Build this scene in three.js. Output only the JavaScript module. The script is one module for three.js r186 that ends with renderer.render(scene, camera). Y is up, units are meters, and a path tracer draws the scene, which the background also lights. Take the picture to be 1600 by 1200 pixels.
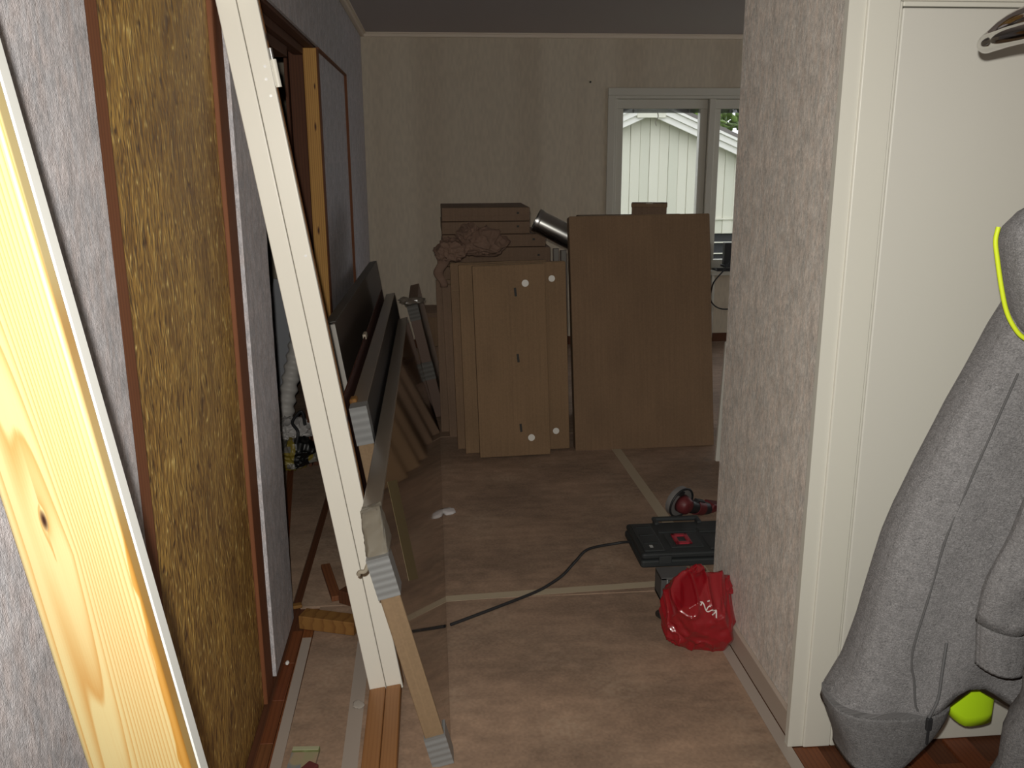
import * as THREE from 'three';
import { RoundedBoxGeometry } from 'three/addons/geometries/RoundedBoxGeometry.js';
import { mergeGeometries, mergeVertices } from 'three/addons/utils/BufferGeometryUtils.js';

// ---------------------------------------------------------------- camera, light, exposure
const scene = new THREE.Scene();
const camera = new THREE.PerspectiveCamera(46.4, 1600 / 1200, 0.05, 120);
camera.position.set(0, 1.55, 0);
camera.rotation.order = 'YXZ';
camera.rotation.set(-0.2507, -0.08725, -0.0044);
scene.background = new THREE.Color(0.93, 0.97, 1.0);           // overcast sky
scene.backgroundIntensity = 1.55;
const renderer = new THREE.WebGLRenderer({ antialias: true });
renderer.shadowMap.enabled = true;
renderer.toneMapping = THREE.LinearToneMapping;
renderer.toneMappingExposure = 1.0;
// the flash of the hand-held camera: a small lamp a little left of and above the lens
const flash = new THREE.SpotLight(new THREE.Color(1.0, 0.965, 0.885), 14, 0, 0.92, 0.7, 2);
flash.name = 'camera_flash';
flash.position.set(-0.022, 1.6, 0.01);
flash.target.position.set(0.18, 1.22, -2);
flash.castShadow = true; flash.shadow.radius = 0.45;
scene.add(flash, flash.target);

// ---------------------------------------------------------------- helpers
let seed = 7;
const rnd = () => { seed = (seed * 1664525 + 1013904223) >>> 0; return seed / 4294967296; };
const rr = (a, b) => a + (b - a) * rnd();
function hash(x, y, s) { let h = Math.imul(x, 374761393) ^ Math.imul(y, 668265263) ^ Math.imul(s, 974634777); h = Math.imul(h ^ (h >>> 13), 1274126177); return ((h ^ (h >>> 16)) >>> 0) / 4294967296; }
const sm = (t) => t * t * (3 - 2 * t), mix = (a, b, t) => a + (b - a) * t, cl = (v, a = 0, b = 1) => Math.max(a, Math.min(b, v));
function vn(x, y, px, py, s) {                                     // tiling value noise, period px by py cells
  const xi = Math.floor(x), yi = Math.floor(y), fx = sm(x - xi), fy = sm(y - yi);
  const m = (v, p) => ((v % p) + p) % p, x0 = m(xi, px), x1 = m(xi + 1, px), y0 = m(yi, py), y1 = m(yi + 1, py);
  return mix(mix(hash(x0, y0, s), hash(x1, y0, s), fx), mix(hash(x0, y1, s), hash(x1, y1, s), fx), fy);
}
const N = (u, v, cx, cy, s) => vn(u * cx, v * cy, cx, cy, s);       // u, v in 0..1
function tex(w, h, fn, srgb = true) {
  const d = new Uint8Array(w * h * 4);
  for (let y = 0; y < h; y++) for (let x = 0; x < w; x++) {
    const c = fn((x + 0.5) / w, (y + 0.5) / h), i = (y * w + x) * 4;
    for (let k = 0; k < 3; k++) d[i + k] = Math.round(cl(c[k]) * 255);
    d[i + 3] = 255;
  }
  const t = new THREE.DataTexture(d, w, h);
  t.wrapS = t.wrapT = THREE.RepeatWrapping; t.magFilter = THREE.LinearFilter; t.minFilter = THREE.LinearMipmapLinearFilter; t.generateMipmaps = true;
  if (srgb) t.colorSpace = THREE.SRGBColorSpace;
  t.needsUpdate = true; return t;
}
const rep = (t, sx, sy = sx) => { t.repeat.set(1 / sx, 1 / sy); return t; };   // size of the pattern in metres
const tint = (c, k) => [c[0] * k, c[1] * k, c[2] * k];
const lerp3 = (a, b, t) => [mix(a[0], b[0], t), mix(a[1], b[1], t), mix(a[2], b[2], t)];
function mat(o) { return new THREE.MeshPhysicalMaterial({ roughness: 0.8, ...o }); }
const C = (r, g, b) => new THREE.Color(r, g, b);

function boxUV(g, turn = false) {                                  // uv in metres from the dominant side of each face
  g = g.index ? g.toNonIndexed() : g; const p = g.attributes.position, n = g.attributes.normal, uv = new Float32Array(p.count * 2);
  for (let i = 0; i < p.count; i += 3) {
    const a = [0, 1, 2].map((k) => Math.abs(n.getX(i + k)) ), b = [0, 1, 2].map((k) => Math.abs(n.getY(i + k))), c = [0, 1, 2].map((k) => Math.abs(n.getZ(i + k)));
    const sx = a[0] + a[1] + a[2], sy = b[0] + b[1] + b[2], sz = c[0] + c[1] + c[2];
    for (let k = 0; k < 3; k++) {
      const x = p.getX(i + k), y = p.getY(i + k), z = p.getZ(i + k);
      let u, v; if (sx >= sy && sx >= sz) { u = z; v = y; } else if (sy >= sz) { u = x; v = z; } else { u = x; v = y; }
      uv[(i + k) * 2] = turn ? v : u; uv[(i + k) * 2 + 1] = turn ? u : v;
    }
  }
  g.setAttribute('uv', new THREE.BufferAttribute(uv, 2)); return g;
}
// a box between two corners, edges rounded by r
function span(x0, x1, y0, y1, z0, z1, r = 0.002, turn = false) {
  const w = Math.abs(x1 - x0), h = Math.abs(y1 - y0), d = Math.abs(z1 - z0); r = Math.min(r, w / 2.2, h / 2.2, d / 2.2);
  let g = r > 0 ? new RoundedBoxGeometry(w, h, d, 2, r) : new THREE.BoxGeometry(w, h, d);
  g.translate((x0 + x1) / 2, (y0 + y1) / 2, (z0 + z1) / 2);
  return boxUV(g, turn);
}
const strip = (g) => { const o = g.index ? g.toNonIndexed() : g.clone(); for (const k of Object.keys(o.attributes)) if (!['position', 'normal', 'uv'].includes(k)) o.deleteAttribute(k); return o; };
const join = (...gs) => mergeGeometries(gs.map(strip));
const taken = {};
function numbered(n) { const k = taken[n] = (taken[n] ?? -1) + 1; return k ? n + '_' + String(k).padStart(3, '0') : n; }
function tag(o, label, category, group, kind) { if (label) o.userData.label = label; if (category) o.userData.category = category; if (group) o.userData.group = group; if (kind) o.userData.kind = kind; return o; }
function mesh(name, g, m, parent) {
  const o = new THREE.Mesh(g, m); o.castShadow = o.receiveShadow = true;
  o.name = parent && parent !== scene ? name : numbered(name); (parent ?? scene).add(o); return o;
}
function part(name, g, m, parent, label) { const o = mesh(name, g, m, parent); if (label) o.userData.label = label; return o; }
function thing(name, label, category, p = [0, 0, 0], group) { const o = new THREE.Group(); o.name = numbered(name); o.position.set(...p); scene.add(o); return tag(o, label, category, group); }
function struct(name, p = [0, 0, 0]) { const o = new THREE.Group(); o.name = name; o.position.set(...p); scene.add(o); o.userData.kind = 'structure'; return o; }
function tube(pts, r, seg = 40, rs = 10, closed = false) { return new THREE.TubeGeometry(new THREE.CatmullRomCurve3(pts.map((p) => new THREE.Vector3(...p)), closed, 'catmullrom', 0.5), seg, r, rs, closed); }
function cyl(r0, r1, h, n = 24) { return new THREE.CylinderGeometry(r0, r1, h, n); }
// closed surface through rings of points
function loft(rings, capped = true) {
  const n = rings[0].length, pos = [], uv = [], idx = [];
  rings.forEach((r, j) => { let s = 0; for (let i = 0; i <= n; i++) { const p = r[i % n], q = r[(i + n - 1) % n]; if (i) s += Math.hypot(p[0] - q[0], p[1] - q[1], p[2] - q[2]); pos.push(...p); uv.push(s, p[1]); } });
  const m = n + 1;
  for (let j = 0; j < rings.length - 1; j++) for (let i = 0; i < n; i++) { const a = j * m + i, b = a + 1, c = a + m, d = c + 1; idx.push(a, b, c, b, d, c); }
  if (capped) for (const j of [0, rings.length - 1]) {
    const c = rings[j].reduce((s, p) => [s[0] + p[0] / n, s[1] + p[1] / n, s[2] + p[2] / n], [0, 0, 0]), at = pos.length / 3; pos.push(...c); uv.push(0, c[1]);
    for (let i = 0; i < n; i++) j ? idx.push(j * m + i, j * m + i + 1, at) : idx.push(i + 1, i, at);
  }
  const g = new THREE.BufferGeometry();
  g.setAttribute('position', new THREE.Float32BufferAttribute(pos, 3)); g.setAttribute('uv', new THREE.Float32BufferAttribute(uv, 2)); g.setIndex(idx);
  g.computeVertexNormals(); return g;
}

// ---------------------------------------------------------------- materials
const paperTex = tex(512, 512, (u, v) => {                          // fibrous vinyl wallpaper, 0.4 m
  const f = 0.4 * N(u, v, 128, 60, 1) + 0.35 * N(u, v, 60, 24, 2) + 0.3 * N(u, v, 256, 200, 3) + 0.22 * N(u, v, 14, 7, 4), k = 0.88 + 0.34 * (f - 0.63);
  const t = 0.035 * (N(u, v, 40, 16, 5) - 0.5); return [k + t, k, k - t * 0.6];
});
const paperBump = tex(512, 512, (u, v) => { const f = 0.6 * N(u, v, 256, 170, 1) + 0.4 * N(u, v, 120, 70, 2); return [f, f, f]; }, false);
rep(paperTex, 0.4); rep(paperBump, 0.2);
const wallpaper = mat({ color: C(0.71, 0.665, 0.685), map: paperTex, bumpMap: paperBump, bumpScale: 0.0011, roughness: 0.8 });
const wallpaperWarm = mat({ color: C(0.92, 0.84, 0.77), map: paperTex, bumpMap: paperBump, bumpScale: 0.0011, roughness: 0.8 });
const farPaper = mat({ color: C(0.8, 0.685, 0.53), roughness: 0.85, map: rep(tex(512, 256, (u, v) => {   // pale vertical stripes, 1.6 m
  const w = N(u, v, 8, 1, 11), s = sm(cl((w - 0.5) * 3)), k = 0.85 + 0.05 * s + 0.05 * (N(u, v, 120, 60, 12) - 0.5); return [k, k + 0.008 * s, k + 0.015 * s]; }), 1.6, 2.4) });
const ceilingMat = mat({ color: C(0.44, 0.395, 0.385), roughness: 0.9 });
const corniceMat = mat({ color: C(0.75, 0.65, 0.53), roughness: 0.6 });
const whitePaint = mat({ color: C(0.78, 0.765, 0.7), roughness: 0.32 });
const doorPaint = mat({ color: C(0.66, 0.645, 0.58), roughness: 0.38 });
const doorPanelPaint = mat({ color: C(0.63, 0.615, 0.565), roughness: 0.45 });
const whiteLacquer = mat({ color: C(0.8, 0.775, 0.7), roughness: 0.3 });
const windowPaint = mat({ color: C(0.62, 0.59, 0.51), roughness: 0.4 });
const dark = mat({ color: C(0.03, 0.028, 0.026), roughness: 0.7 });
const black = mat({ color: C(0.022, 0.022, 0.024), roughness: 0.5 });
const chrome = mat({ color: C(0.5, 0.485, 0.475), metalness: 1, roughness: 0.09 });
const steel = mat({ color: C(0.6, 0.6, 0.6), metalness: 1, roughness: 0.3 });

function grainTex(w, h, base, line, o) {                            // long grain along v; o: rings, seed, knots [[u, v, r]], width over length
  return tex(w, h, (u, v) => {
    let uu = u + 0.035 * (N(u, v, 3, 3, o.seed) - 0.5), swirl = 0, kn = 0;
    for (const [ku, kv, kr] of o.knots ?? []) { const dx = (u - ku) * o.aspect, dy = (v - kv) * 0.45, d = Math.hypot(dx, dy) / kr; swirl += Math.exp(-d * 0.9) * Math.sign(u - ku) * 0.07; kn = Math.max(kn, cl(1.3 - d * 1.9)); }
    uu += swirl;
    const arch = o.arch ? o.arch(u, v) : 0, r = uu * o.rings + arch + 0.35 * N(u, v, 5, 8, o.seed + 1);
    const f = r - Math.floor(r), l = Math.pow(f, 3) * (1 - sm(cl((f - 0.9) * 10)));
    const fine = N(u, v, 140, 18, o.seed + 2) - 0.5, blot = N(u, v, 4, 5, o.seed + 3) - 0.5;
    let c = lerp3(base, line, cl(l * (o.strength ?? 0.7) + 0.12 * fine + 0.2 * blot));
    if (kn > 0) c = lerp3(c, [0.25, 0.12, 0.06], kn);
    if (o.more) c = o.more(c, u, v);
    return c;
  });
}
// the bright board of the door frame: arches along the middle, a knot, an orange lacquer run on the right edge
const pineArch = (u, v) => { const x = (u - 0.5) * 2; return -7 * Math.exp(-x * x * 3.5) * Math.abs(((v * 1.35 + 0.18) % 1) - 0.5) * 2; };
const jambTex = grainTex(384, 2048, [0.97, 0.85, 0.6], [0.86, 0.61, 0.31], { rings: 17, seed: 21, aspect: 0.08, strength: 1.0, arch: pineArch, knots: [[0.34, 0.627, 0.004], [0.8, 0.1, 0.006]],
  more: (c, u, v) => { const run = sm(cl((0.64 - v) * 14)) * sm(cl((v - 0.36) * 10)), e = 1.0 - run * (0.05 * N(u, v, 2, 90, 5) + 0.09 * N(u, v, 2, 13, 6)); return lerp3(c, [0.84, 0.56, 0.2], cl((u - e) * 80) * 0.8); } });
const jambPine = mat({ color: C(0.4, 0.43, 0.46), map: jambTex, roughness: 0.45 });
const studTex = grainTex(128, 1024, [0.78, 0.6, 0.34], [0.5, 0.31, 0.14], { rings: 7, seed: 33, aspect: 0.06, knots: [[0.6, 0.84, 0.008], [0.7, 0.93, 0.006], [0.4, 0.6, 0.008]] });
const studPine = mat({ color: C(1, 0.97, 0.85), map: studTex, roughness: 0.7 });
const darkWoodTex = grainTex(128, 512, [0.5, 0.34, 0.22], [0.32, 0.2, 0.12], { rings: 9, seed: 41, aspect: 0.2, strength: 0.6 });
rep(darkWoodTex, 0.12, 1.0);
const darkWood = mat({ color: C(0.5, 0.36, 0.28), map: darkWoodTex, roughness: 0.75 });
const brownEdge = mat({ color: C(0.95, 0.72, 0.58), map: darkWoodTex, roughness: 0.75 });
const oakTex = grainTex(128, 512, [0.72, 0.5, 0.32], [0.52, 0.33, 0.19], { rings: 10, seed: 51, aspect: 0.1, strength: 0.35 });
rep(oakTex, 0.1, 0.9);
const oak = mat({ color: C(0.74, 0.77, 0.74), map: oakTex, roughness: 0.5 });
const parquetMats = [0, 1, 2, 3].map((i) => mat({ color: [C(0.85, 0.6, 0.48), C(0.85, 0.75, 0.65), C(0.8, 0.5, 0.38), C(0.95, 0.74, 0.56)][i], map: darkWoodTex, roughness: 0.55 }));
const offcutTex = grainTex(256, 128, [0.78, 0.58, 0.32], [0.55, 0.34, 0.15], { rings: 6, seed: 61, aspect: 0.2 });
rep(offcutTex, 0.22, 0.12);
const offcutPine = mat({ color: C(0.42, 0.385, 0.31), map: offcutTex, roughness: 0.75 });

const woolFn = (u, v) => {                                          // pressed fibre: short wandering strands, some pale
  const w = u + 0.03 * (N(u, v, 9, 7, 71) - 0.5) + 0.012 * (N(u, v, 24, 18, 69) - 0.5), w2 = v + 0.03 * (N(u, v, 7, 9, 72) - 0.5);
  const a = N(w, w2, 120, 44, 73), b = N(w, w2, 70, 20, 74), c = N(w, w2, 220, 90, 75), big = N(u, v, 6, 5, 76), mid = N(w, w2, 22, 12, 79);
  const pale = Math.pow(cl(N(w, w2, 150, 46, 77)), 7), pit = Math.pow(cl(1 - N(w, w2, 80, 40, 78)), 8);
  return [a, b, c, big, pale, pit, mid];
};
const woolTex = rep(tex(768, 768, (u, v) => { const [a, b, c, big, pale, pit, mid] = woolFn(u, v); const k = 0.22 * a + 0.22 * b + 0.18 * c + 0.26 * big + 0.24 * mid; let col = lerp3([0.5, 0.37, 0.2], [0.8, 0.65, 0.36], cl((k - 0.33) * 1.6)); col = lerp3(col, [0.95, 0.86, 0.6], pale); return lerp3(col, [0.3, 0.19, 0.1], pit * 0.8); }), 0.8);
const woolBump = rep(tex(512, 512, (u, v) => { const [a, b, c, big, pale, pit] = woolFn(u, v); const k = 0.3 * a + 0.25 * b + 0.25 * c + 0.3 * pale - 0.4 * pit + 0.1; return [k, k, k]; }, false), 0.8);
const wool = mat({ color: C(1, 0.97, 0.82), map: woolTex, bumpMap: woolBump, bumpScale: 0.005, roughness: 0.6 });

const sheetTex = tex(1024, 1024, (u, v) => {                        // brown hardboard, scuffed and dusty, 2 m
  const cross = N(u, v, 10, 120, 81), fine = N(u, v, 320, 320, 82), mid = N(u, v, 40, 60, 83), big = N(u, v, 6, 8, 84), dust = Math.pow(cl(N(u, v, 12, 12, 85)), 3) * N(u, v, 200, 200, 86);
  const k = 0.84 + 0.06 * (cross - 0.5) + 0.1 * (fine - 0.5) + 0.12 * (mid - 0.5) + 0.2 * (big - 0.5);
  let c = tint([0.71, 0.6, 0.515], k); c = lerp3(c, [0.75, 0.68, 0.6], dust * 0.5); return c;
});
const sheetMat = mat({ color: C(0.98, 0.95, 0.92), map: rep(sheetTex, 2), roughness: 0.75 });
const tapeMat = mat({ color: C(0.47, 0.39, 0.28), roughness: 0.5 });
const tapePale = mat({ color: C(0.4, 0.34, 0.295), roughness: 0.4 });
const cardTex = tex(512, 512, (u, v) => { const k = 0.86 + 0.05 * (N(u, v, 256, 4, 91) - 0.5) + 0.07 * (N(u, v, 8, 6, 92) - 0.5) + 0.05 * (N(u, v, 200, 200, 93) - 0.5) ; return [k, k * 0.995, k * 0.98]; });
rep(cardTex, 1.0);
const card = mat({ color: C(0.34, 0.215, 0.12), map: cardTex, roughness: 0.8 });
const cardB = mat({ color: C(0.31, 0.195, 0.115), map: cardTex, roughness: 0.8 });
const cardDark = mat({ color: C(0.28, 0.18, 0.12), map: cardTex, roughness: 0.8 });
const cardEdge = mat({ color: C(0.36, 0.245, 0.145), map: cardTex, roughness: 0.8 });
const tapeGrey = mat({ color: C(0.235, 0.24, 0.242), roughness: 0.42 });
const filmEdge = mat({ color: C(0.17, 0.14, 0.11), roughness: 0.45, clearcoat: 0.5, clearcoatRoughness: 0.2 });
const paleEdge = mat({ color: C(0.55, 0.52, 0.48), roughness: 0.7 });
const greyTop = mat({ color: C(0.12, 0.112, 0.1), roughness: 0.6 });
const darkFace = mat({ color: C(0.1, 0.075, 0.06), roughness: 0.45 });
const blackFace = mat({ color: C(0.02, 0.017, 0.015), roughness: 0.55 });
const glossFace = mat({ color: C(0.44, 0.385, 0.34), metalness: 1, roughness: 0.07 });

// ---------------------------------------------------------------- setting
const LX = -0.505, RX = 0.945, FZ = -7.33, CY = 2.455;
{ // floor: slab, hardboard sheets taped over it, parquet left bare along the edges
  const f = struct('floor');
  part('floor_slab', span(-3.6, 4.6, -0.25, -0.01, -7.6, 1.9, 0), darkWood, f);
  const S = [[-0.43, 0.93, -2.93, 1.85], [-0.5, 0.962, -4.86, -2.936], [0.968, 2.9, -4.86, -2.85], [-0.5, 1.6, -7.33, -4.866], [1.606, 4.3, -7.33, -4.866], [-1.9, -0.53, -5.2, -2.85], [-3.5, -0.53, -7.33, -5.206], [2.906, 4.3, -4.86, -2.85]];
  for (const [a, b, c, d] of S) part('hardboard_sheet', span(a, b, -0.01, 0, c, d, 0.001), sheetMat, f);
  const T = (pts, w, m) => { const g = new THREE.BoxGeometry(1, 0.0008, 1); const [a, b] = pts, dx = b[0] - a[0], dz = b[1] - a[1], l = Math.hypot(dx, dz); g.scale(w, 1, l); g.rotateY(Math.atan2(dx, dz)); g.translate((a[0] + b[0]) / 2, 0.0005, (a[1] + b[1]) / 2); part('tape_strip', boxUV(g), m, f); };
  T([[0.015, -2.945], [0.86, -2.99]], 0.042, tapeMat); T([[0.962, -4.62], [1.0, -3.0]], 0.05, tapeMat);
  T([[-0.448, -2.72], [-0.44, -1.2]], 0.03, tapePale); T([[-0.258, -2.68], [-0.243, -1.2]], 0.042, tapePale);
  T([[0.912, -2.66], [0.912, -1.2]], 0.034, tapePale); T([[-0.6, -3.2], [-0.75, -4.4]], 0.03, parquetMats[2]);
  for (let i = 0; i < 14; i++) for (const [x0, x1] of [[-0.503, -0.468], [-0.466, -0.432]]) { const z = -2.86 + i * 0.2 + (x0 < -0.48 ? 0.09 : 0); part('parquet_block', span(x0, x1, -0.01, -0.001, z, z + 0.198, 0.001), parquetMats[Math.floor(rnd() * 4)], f); }
  for (let i = 0; i < 8; i++) for (let j = 0; j < 6; j++) { const x = 0.932 + i * 0.07, z = -2.02 + j * 0.22 + (i % 2) * 0.1; part('parquet_block', span(x, x + 0.068, -0.01, -0.001, z, z + 0.218, 0.001), parquetMats[[0, 2, 2, 1][Math.floor(rnd() * 4)]], f); }
}
{ const c = struct('ceiling'); part('ceiling_slab', span(-3.6, 4.6, CY, CY + 0.2, -7.6, 1.9, 0), ceilingMat, c);
  const t = struct('trim_1'); part('cornice', join(span(LX, LX + 0.03, CY - 0.034, CY, FZ + 0.03, 1.8, 0.006), span(LX, LX + 0.045, CY - 0.012, CY, FZ + 0.045, 1.8, 0.004)), corniceMat, t);
  const t2 = struct('trim_2'); part('cornice', join(span(LX + 0.012, 4.3, CY - 0.034, CY, FZ, FZ + 0.03, 0.006), span(LX + 0.012, 4.3, CY - 0.012, CY, FZ, FZ + 0.045, 0.004)), corniceMat, t2); }
{ // left wall: wallpapered boards on studs, one bay opened to the fibre inside, then the rough doorway
  const w = struct('wall_left'), B = LX - 0.013;
  const ragged = (z0, z1, y0, y1) => {                             // wallboard whose far edge is torn
    const s = new THREE.Shape(); s.moveTo(z0, y0); s.lineTo(z0, y1); const n = 70;
    for (let i = 0; i <= n; i++) { const y = y1 + (y0 - y1) * i / n; s.lineTo(z1 + 0.004 * (hash(i, 3, 9) - 0.5) + 0.02 * (y0 + y1 > 0 ? (y - 1) * 0.0 : 0) - (hash(i, 5, 2) > 0.93 ? 0.006 : 0), y); }
    const g = new THREE.ExtrudeGeometry(s, { depth: 0.012, bevelEnabled: false }); g.rotateY(-Math.PI / 2); g.translate(LX, 0, 0); return boxUV(g);
  };
  part('wallpaper_board', span(B, LX, 0.0, CY, -1.478, 1.8, 0.001), wallpaper, w);
  part('stud_face', span(B - 0.03, LX - 0.003, 0, CY, -1.54, -1.477, 0.001), brownEdge, w, 'reddish brown board edge left of the exposed fibre');
  part('fibre_insulation', span(B - 0.09, B - 0.004, 0, CY, -2.35, -1.54, 0.004), wool, w, 'yellow-brown pressed fibre insulation');
  part('stud_face', span(B - 0.09, B + 0.006, 0, CY, -2.45, -2.352, 0.002), brownEdge, w, 'reddish brown board edge right of the exposed fibre');
  part('stud_face', span(B - 0.09, B - 0.004, 0, CY, -2.47, -2.448, 0.001), darkWood, w);
  part('wallpaper_board', ragged(-2.468, -2.822, 0.02, CY), wallpaper, w, 'wallpapered board with a torn far edge');
  part('wall_core', span(B - 0.11, B - 0.001, 0, CY, -2.8, -2.48, 0.001), darkWood, w);
  part('wall_core', span(B - 0.11, B - 0.095, 0, CY, -2.48, 1.8, 0.001), darkWood, w);
  // doorway, framed in raw timber
  part('wallpaper_board', span(B, LX, 2.04, CY, -5.95, -2.83, 0.001), wallpaper, w);
  part('wallpaper_board', span(LX - 0.03, LX - 0.017, 0, 2.04, -5.96, -4.445, 0.001), wallpaper, w, 'grey wallpapered board set back in a former opening');
  part('cut_edge', span(LX - 0.018, LX - 0.0005, 0, 2.038, -5.954, -5.946, 0.001), brownEdge, w); part('cut_edge', span(LX - 0.018, LX - 0.0005, 2.029, 2.039, -5.946, -4.5, 0.001), brownEdge, w);
  part('wallpaper_board', span(B, LX, 0, CY, FZ, -5.955, 0.001), wallpaper, w);
  part('wall_core', span(B - 0.1, B - 0.02, 0, CY, FZ, -4.5, 0), dark, w);
  part('wall_core', span(B - 0.1, B - 0.006, 2.13, CY, -4.5, -2.8, 0), dark, w);
  part('header_beam', span(B - 0.045, B - 0.004, 2.03, 2.125, -4.5, -2.8, 0.003), darkWood, w);
  part('header_beam', span(B - 0.1, B - 0.05, 2.0, 2.1, -4.5, -2.8, 0.003), darkWood, w);
  part('header_lining', span(B - 0.14, B - 0.075, 1.955, 1.998, -4.1, -2.8, 0.003), darkWood, w);
  { const g = span(-0.57, LX - 0.004, 0, 2.028, -4.5, -4.42, 0.003); const uv = g.attributes.uv, p = g.attributes.position; for (let i = 0; i < uv.count; i++) uv.setXY(i, (p.getX(i) + 0.57) / 0.066, p.getY(i) / 2.0); part('stud', g, studPine, w, 'raw pine stud at the far side of the doorway'); }
  part('stud', span(-0.64, -0.574, 0, 2.028, -4.52, -4.45, 0.003), darkWood, w);
  part('door_lining', span(-0.66, -0.645, 0, 2.0, -4.54, -4.43, 0.002), darkWood, w);
  part('stud_face', span(LX - 0.003, LX - 0.0005, 0, 2.03, -4.5, -4.425, 0.001), brownEdge, w);
}
{ const w = struct('wall_right');                                   // the hall side of the closet, and its back towards the room
  part('wallpaper_face', span(RX, RX + 0.012, 0, CY, -2.79, -2.03, 0.001), wallpaperWarm, w);
  part('corner_strip', span(RX - 0.02, RX + 0.004, 0.0755, CY, -2.062, -2.031, 0.002), mat({ color: C(0.42, 0.39, 0.33), roughness: 0.7 }), w, 'plain grey corner strip beside the casing');
  part('wall_core', span(RX + 0.012, RX + 0.1, 0, CY, -2.785, -2.04, 0), dark, w);
  part('wall_core', span(RX + 0.1, 4.3, 0, CY, -2.79, -2.65, 0), farPaper, w);
  const b = struct('baseboard_right'); part('baseboard_strip', span(RX - 0.014, RX, 0, 0.075, -2.785, -2.035, 0.004), mat({ color: C(0.45, 0.37, 0.31), roughness: 0.5 }), b); }
{ // wall facing the camera with a panelled door in it
  const d = struct('door_1'), z = -2.02;
  const casing = new THREE.Shape(); [[0.918, 0], [0.918, 0.02], [0.923, 0.026], [0.938, 0.026], [0.941, 0.022], [0.944, 0.022], [0.946, 0.026], [0.949, 0.027], [0.952, 0.025], [0.954, 0.019], [0.96, 0.018], [0.96, 0]].forEach(([x, y], i) => i ? casing.lineTo(x, y) : casing.moveTo(x, y));
  const cg = new THREE.ExtrudeGeometry(casing, { depth: 2.1, bevelEnabled: false }); cg.rotateX(-Math.PI / 2); cg.translate(0, 0, z - 0.004);
  part('casing', boxUV(cg), doorPaint, d, 'beaded white door casing');
  part('stile', span(0.958, 1.033, 0, 2.1, z - 0.04, z + 0.004, 0.004), doorPaint, d);
  part('rail', span(1.033, 1.62, 1.872, 2.1, z - 0.04, z + 0.004, 0.004), doorPaint, d);
  part('stile', span(1.62, 1.7, 0, 2.1, z - 0.04, z + 0.004, 0.004), doorPaint, d);
  part('rail', span(1.033, 1.62, 0, 0.11, z - 0.04, z + 0.004, 0.004), doorPaint, d);
  part('panel', span(1.0405, 1.612, 0.118, 1.8585, z - 0.04, z + 0.0, 0.004), doorPanelPaint, d);
  part('panel_bead', join(span(1.033, 1.0405, 0.11, 1.872, z - 0.03, z - 0.002, 0.003), span(1.0405, 1.612, 1.861, 1.872, z - 0.03, z - 0.001, 0.003)), doorPaint, d);
  const w = struct('wall_front'); part('wall_face', join(span(RX, 1.75, 2.1, CY, z - 0.05, z, 0.0), span(1.7, 1.75, 0, 2.1, z - 0.05, z, 0), span(RX + 0.01, 1.7, 0, 2.1, z - 0.09, z - 0.045, 0)), wallpaperWarm, w);
}
{ const w = struct('wall_side'); part('wall_face', span(1.55, 1.7, 0, CY, -1.98, 1.8, 0), wallpaperWarm, w);
  const b = struct('wall_back'); part('wall_face', span(-0.7, 1.7, 0, CY, 1.75, 1.9, 0), wallpaperWarm, b);
  const e = struct('wall_east'); part('wall_face', join(span(4.25, 4.45, 0, CY, -4.3, -2.6, 0), span(4.25, 4.45, 0, CY, -7.6, -6.7, 0), span(4.25, 4.45, 0, 0.57, -6.7, -4.3, 0), span(4.25, 4.45, 2.02, CY, -6.7, -4.3, 0)), farPaper, e);
  const w2 = struct('window_2'); part('frame', join(span(4.27, 4.4, 0.57, 0.64, -6.7, -4.3, 0.004), span(4.27, 4.4, 1.95, 2.02, -6.7, -4.3, 0.004), span(4.27, 4.4, 0.6405, 1.9495, -6.7, -6.63, 0.004), span(4.27, 4.4, 0.6405, 1.9495, -4.37, -4.3, 0.004), span(4.27, 4.4, 0.6405, 1.9495, -5.55, -5.45, 0.004)), windowPaint, w2);
  for (const z of [-6.09, -4.91]) part('pane', new THREE.PlaneGeometry(1.08, 1.31).rotateY(-Math.PI / 2).translate(4.34, 1.295, z), mat({ color: C(1, 1, 1), roughness: 0.02, transmission: 1, thickness: 0, ior: 1.45 }), w2);
  const r = struct('wall_inner'); part('wall_face', join(span(-3.6, -0.62, 0, CY, -2.6, -2.5, 0), span(-3.6, -3.5, 0, CY, -7.6, -2.6, 0)), farPaper, r); }
{ // far wall round the window
  const w = struct('wall_far'), z = FZ - 0.22;
  part('wall_face', span(-3.6, 1.455, 0, CY, z, FZ, 0), farPaper, w); part('wall_face', span(1.455, 3.45, 2.02, CY, z, FZ, 0), farPaper, w);
  part('wall_face', span(1.455, 3.45, 0, 0.57, z, FZ, 0), farPaper, w); part('wall_face', span(3.45, 4.6, 0, CY, z, FZ, 0), farPaper, w);
  part('nail_hole', new THREE.CylinderGeometry(0.008, 0.008, 0.012, 10).rotateX(Math.PI / 2).translate(1.27, 2.1, FZ), dark, w);
  part('wall_pipe', new THREE.CylinderGeometry(0.024, 0.024, 0.6, 14).translate(2.315, 0.3, FZ + 0.05), windowPaint, w, 'pale vertical heating pipe');
  const b = struct('baseboard_far'); part('baseboard_strip', span(LX, 4.25, 0, 0.07, FZ, FZ + 0.015, 0.003), darkWood, b);
}
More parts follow.
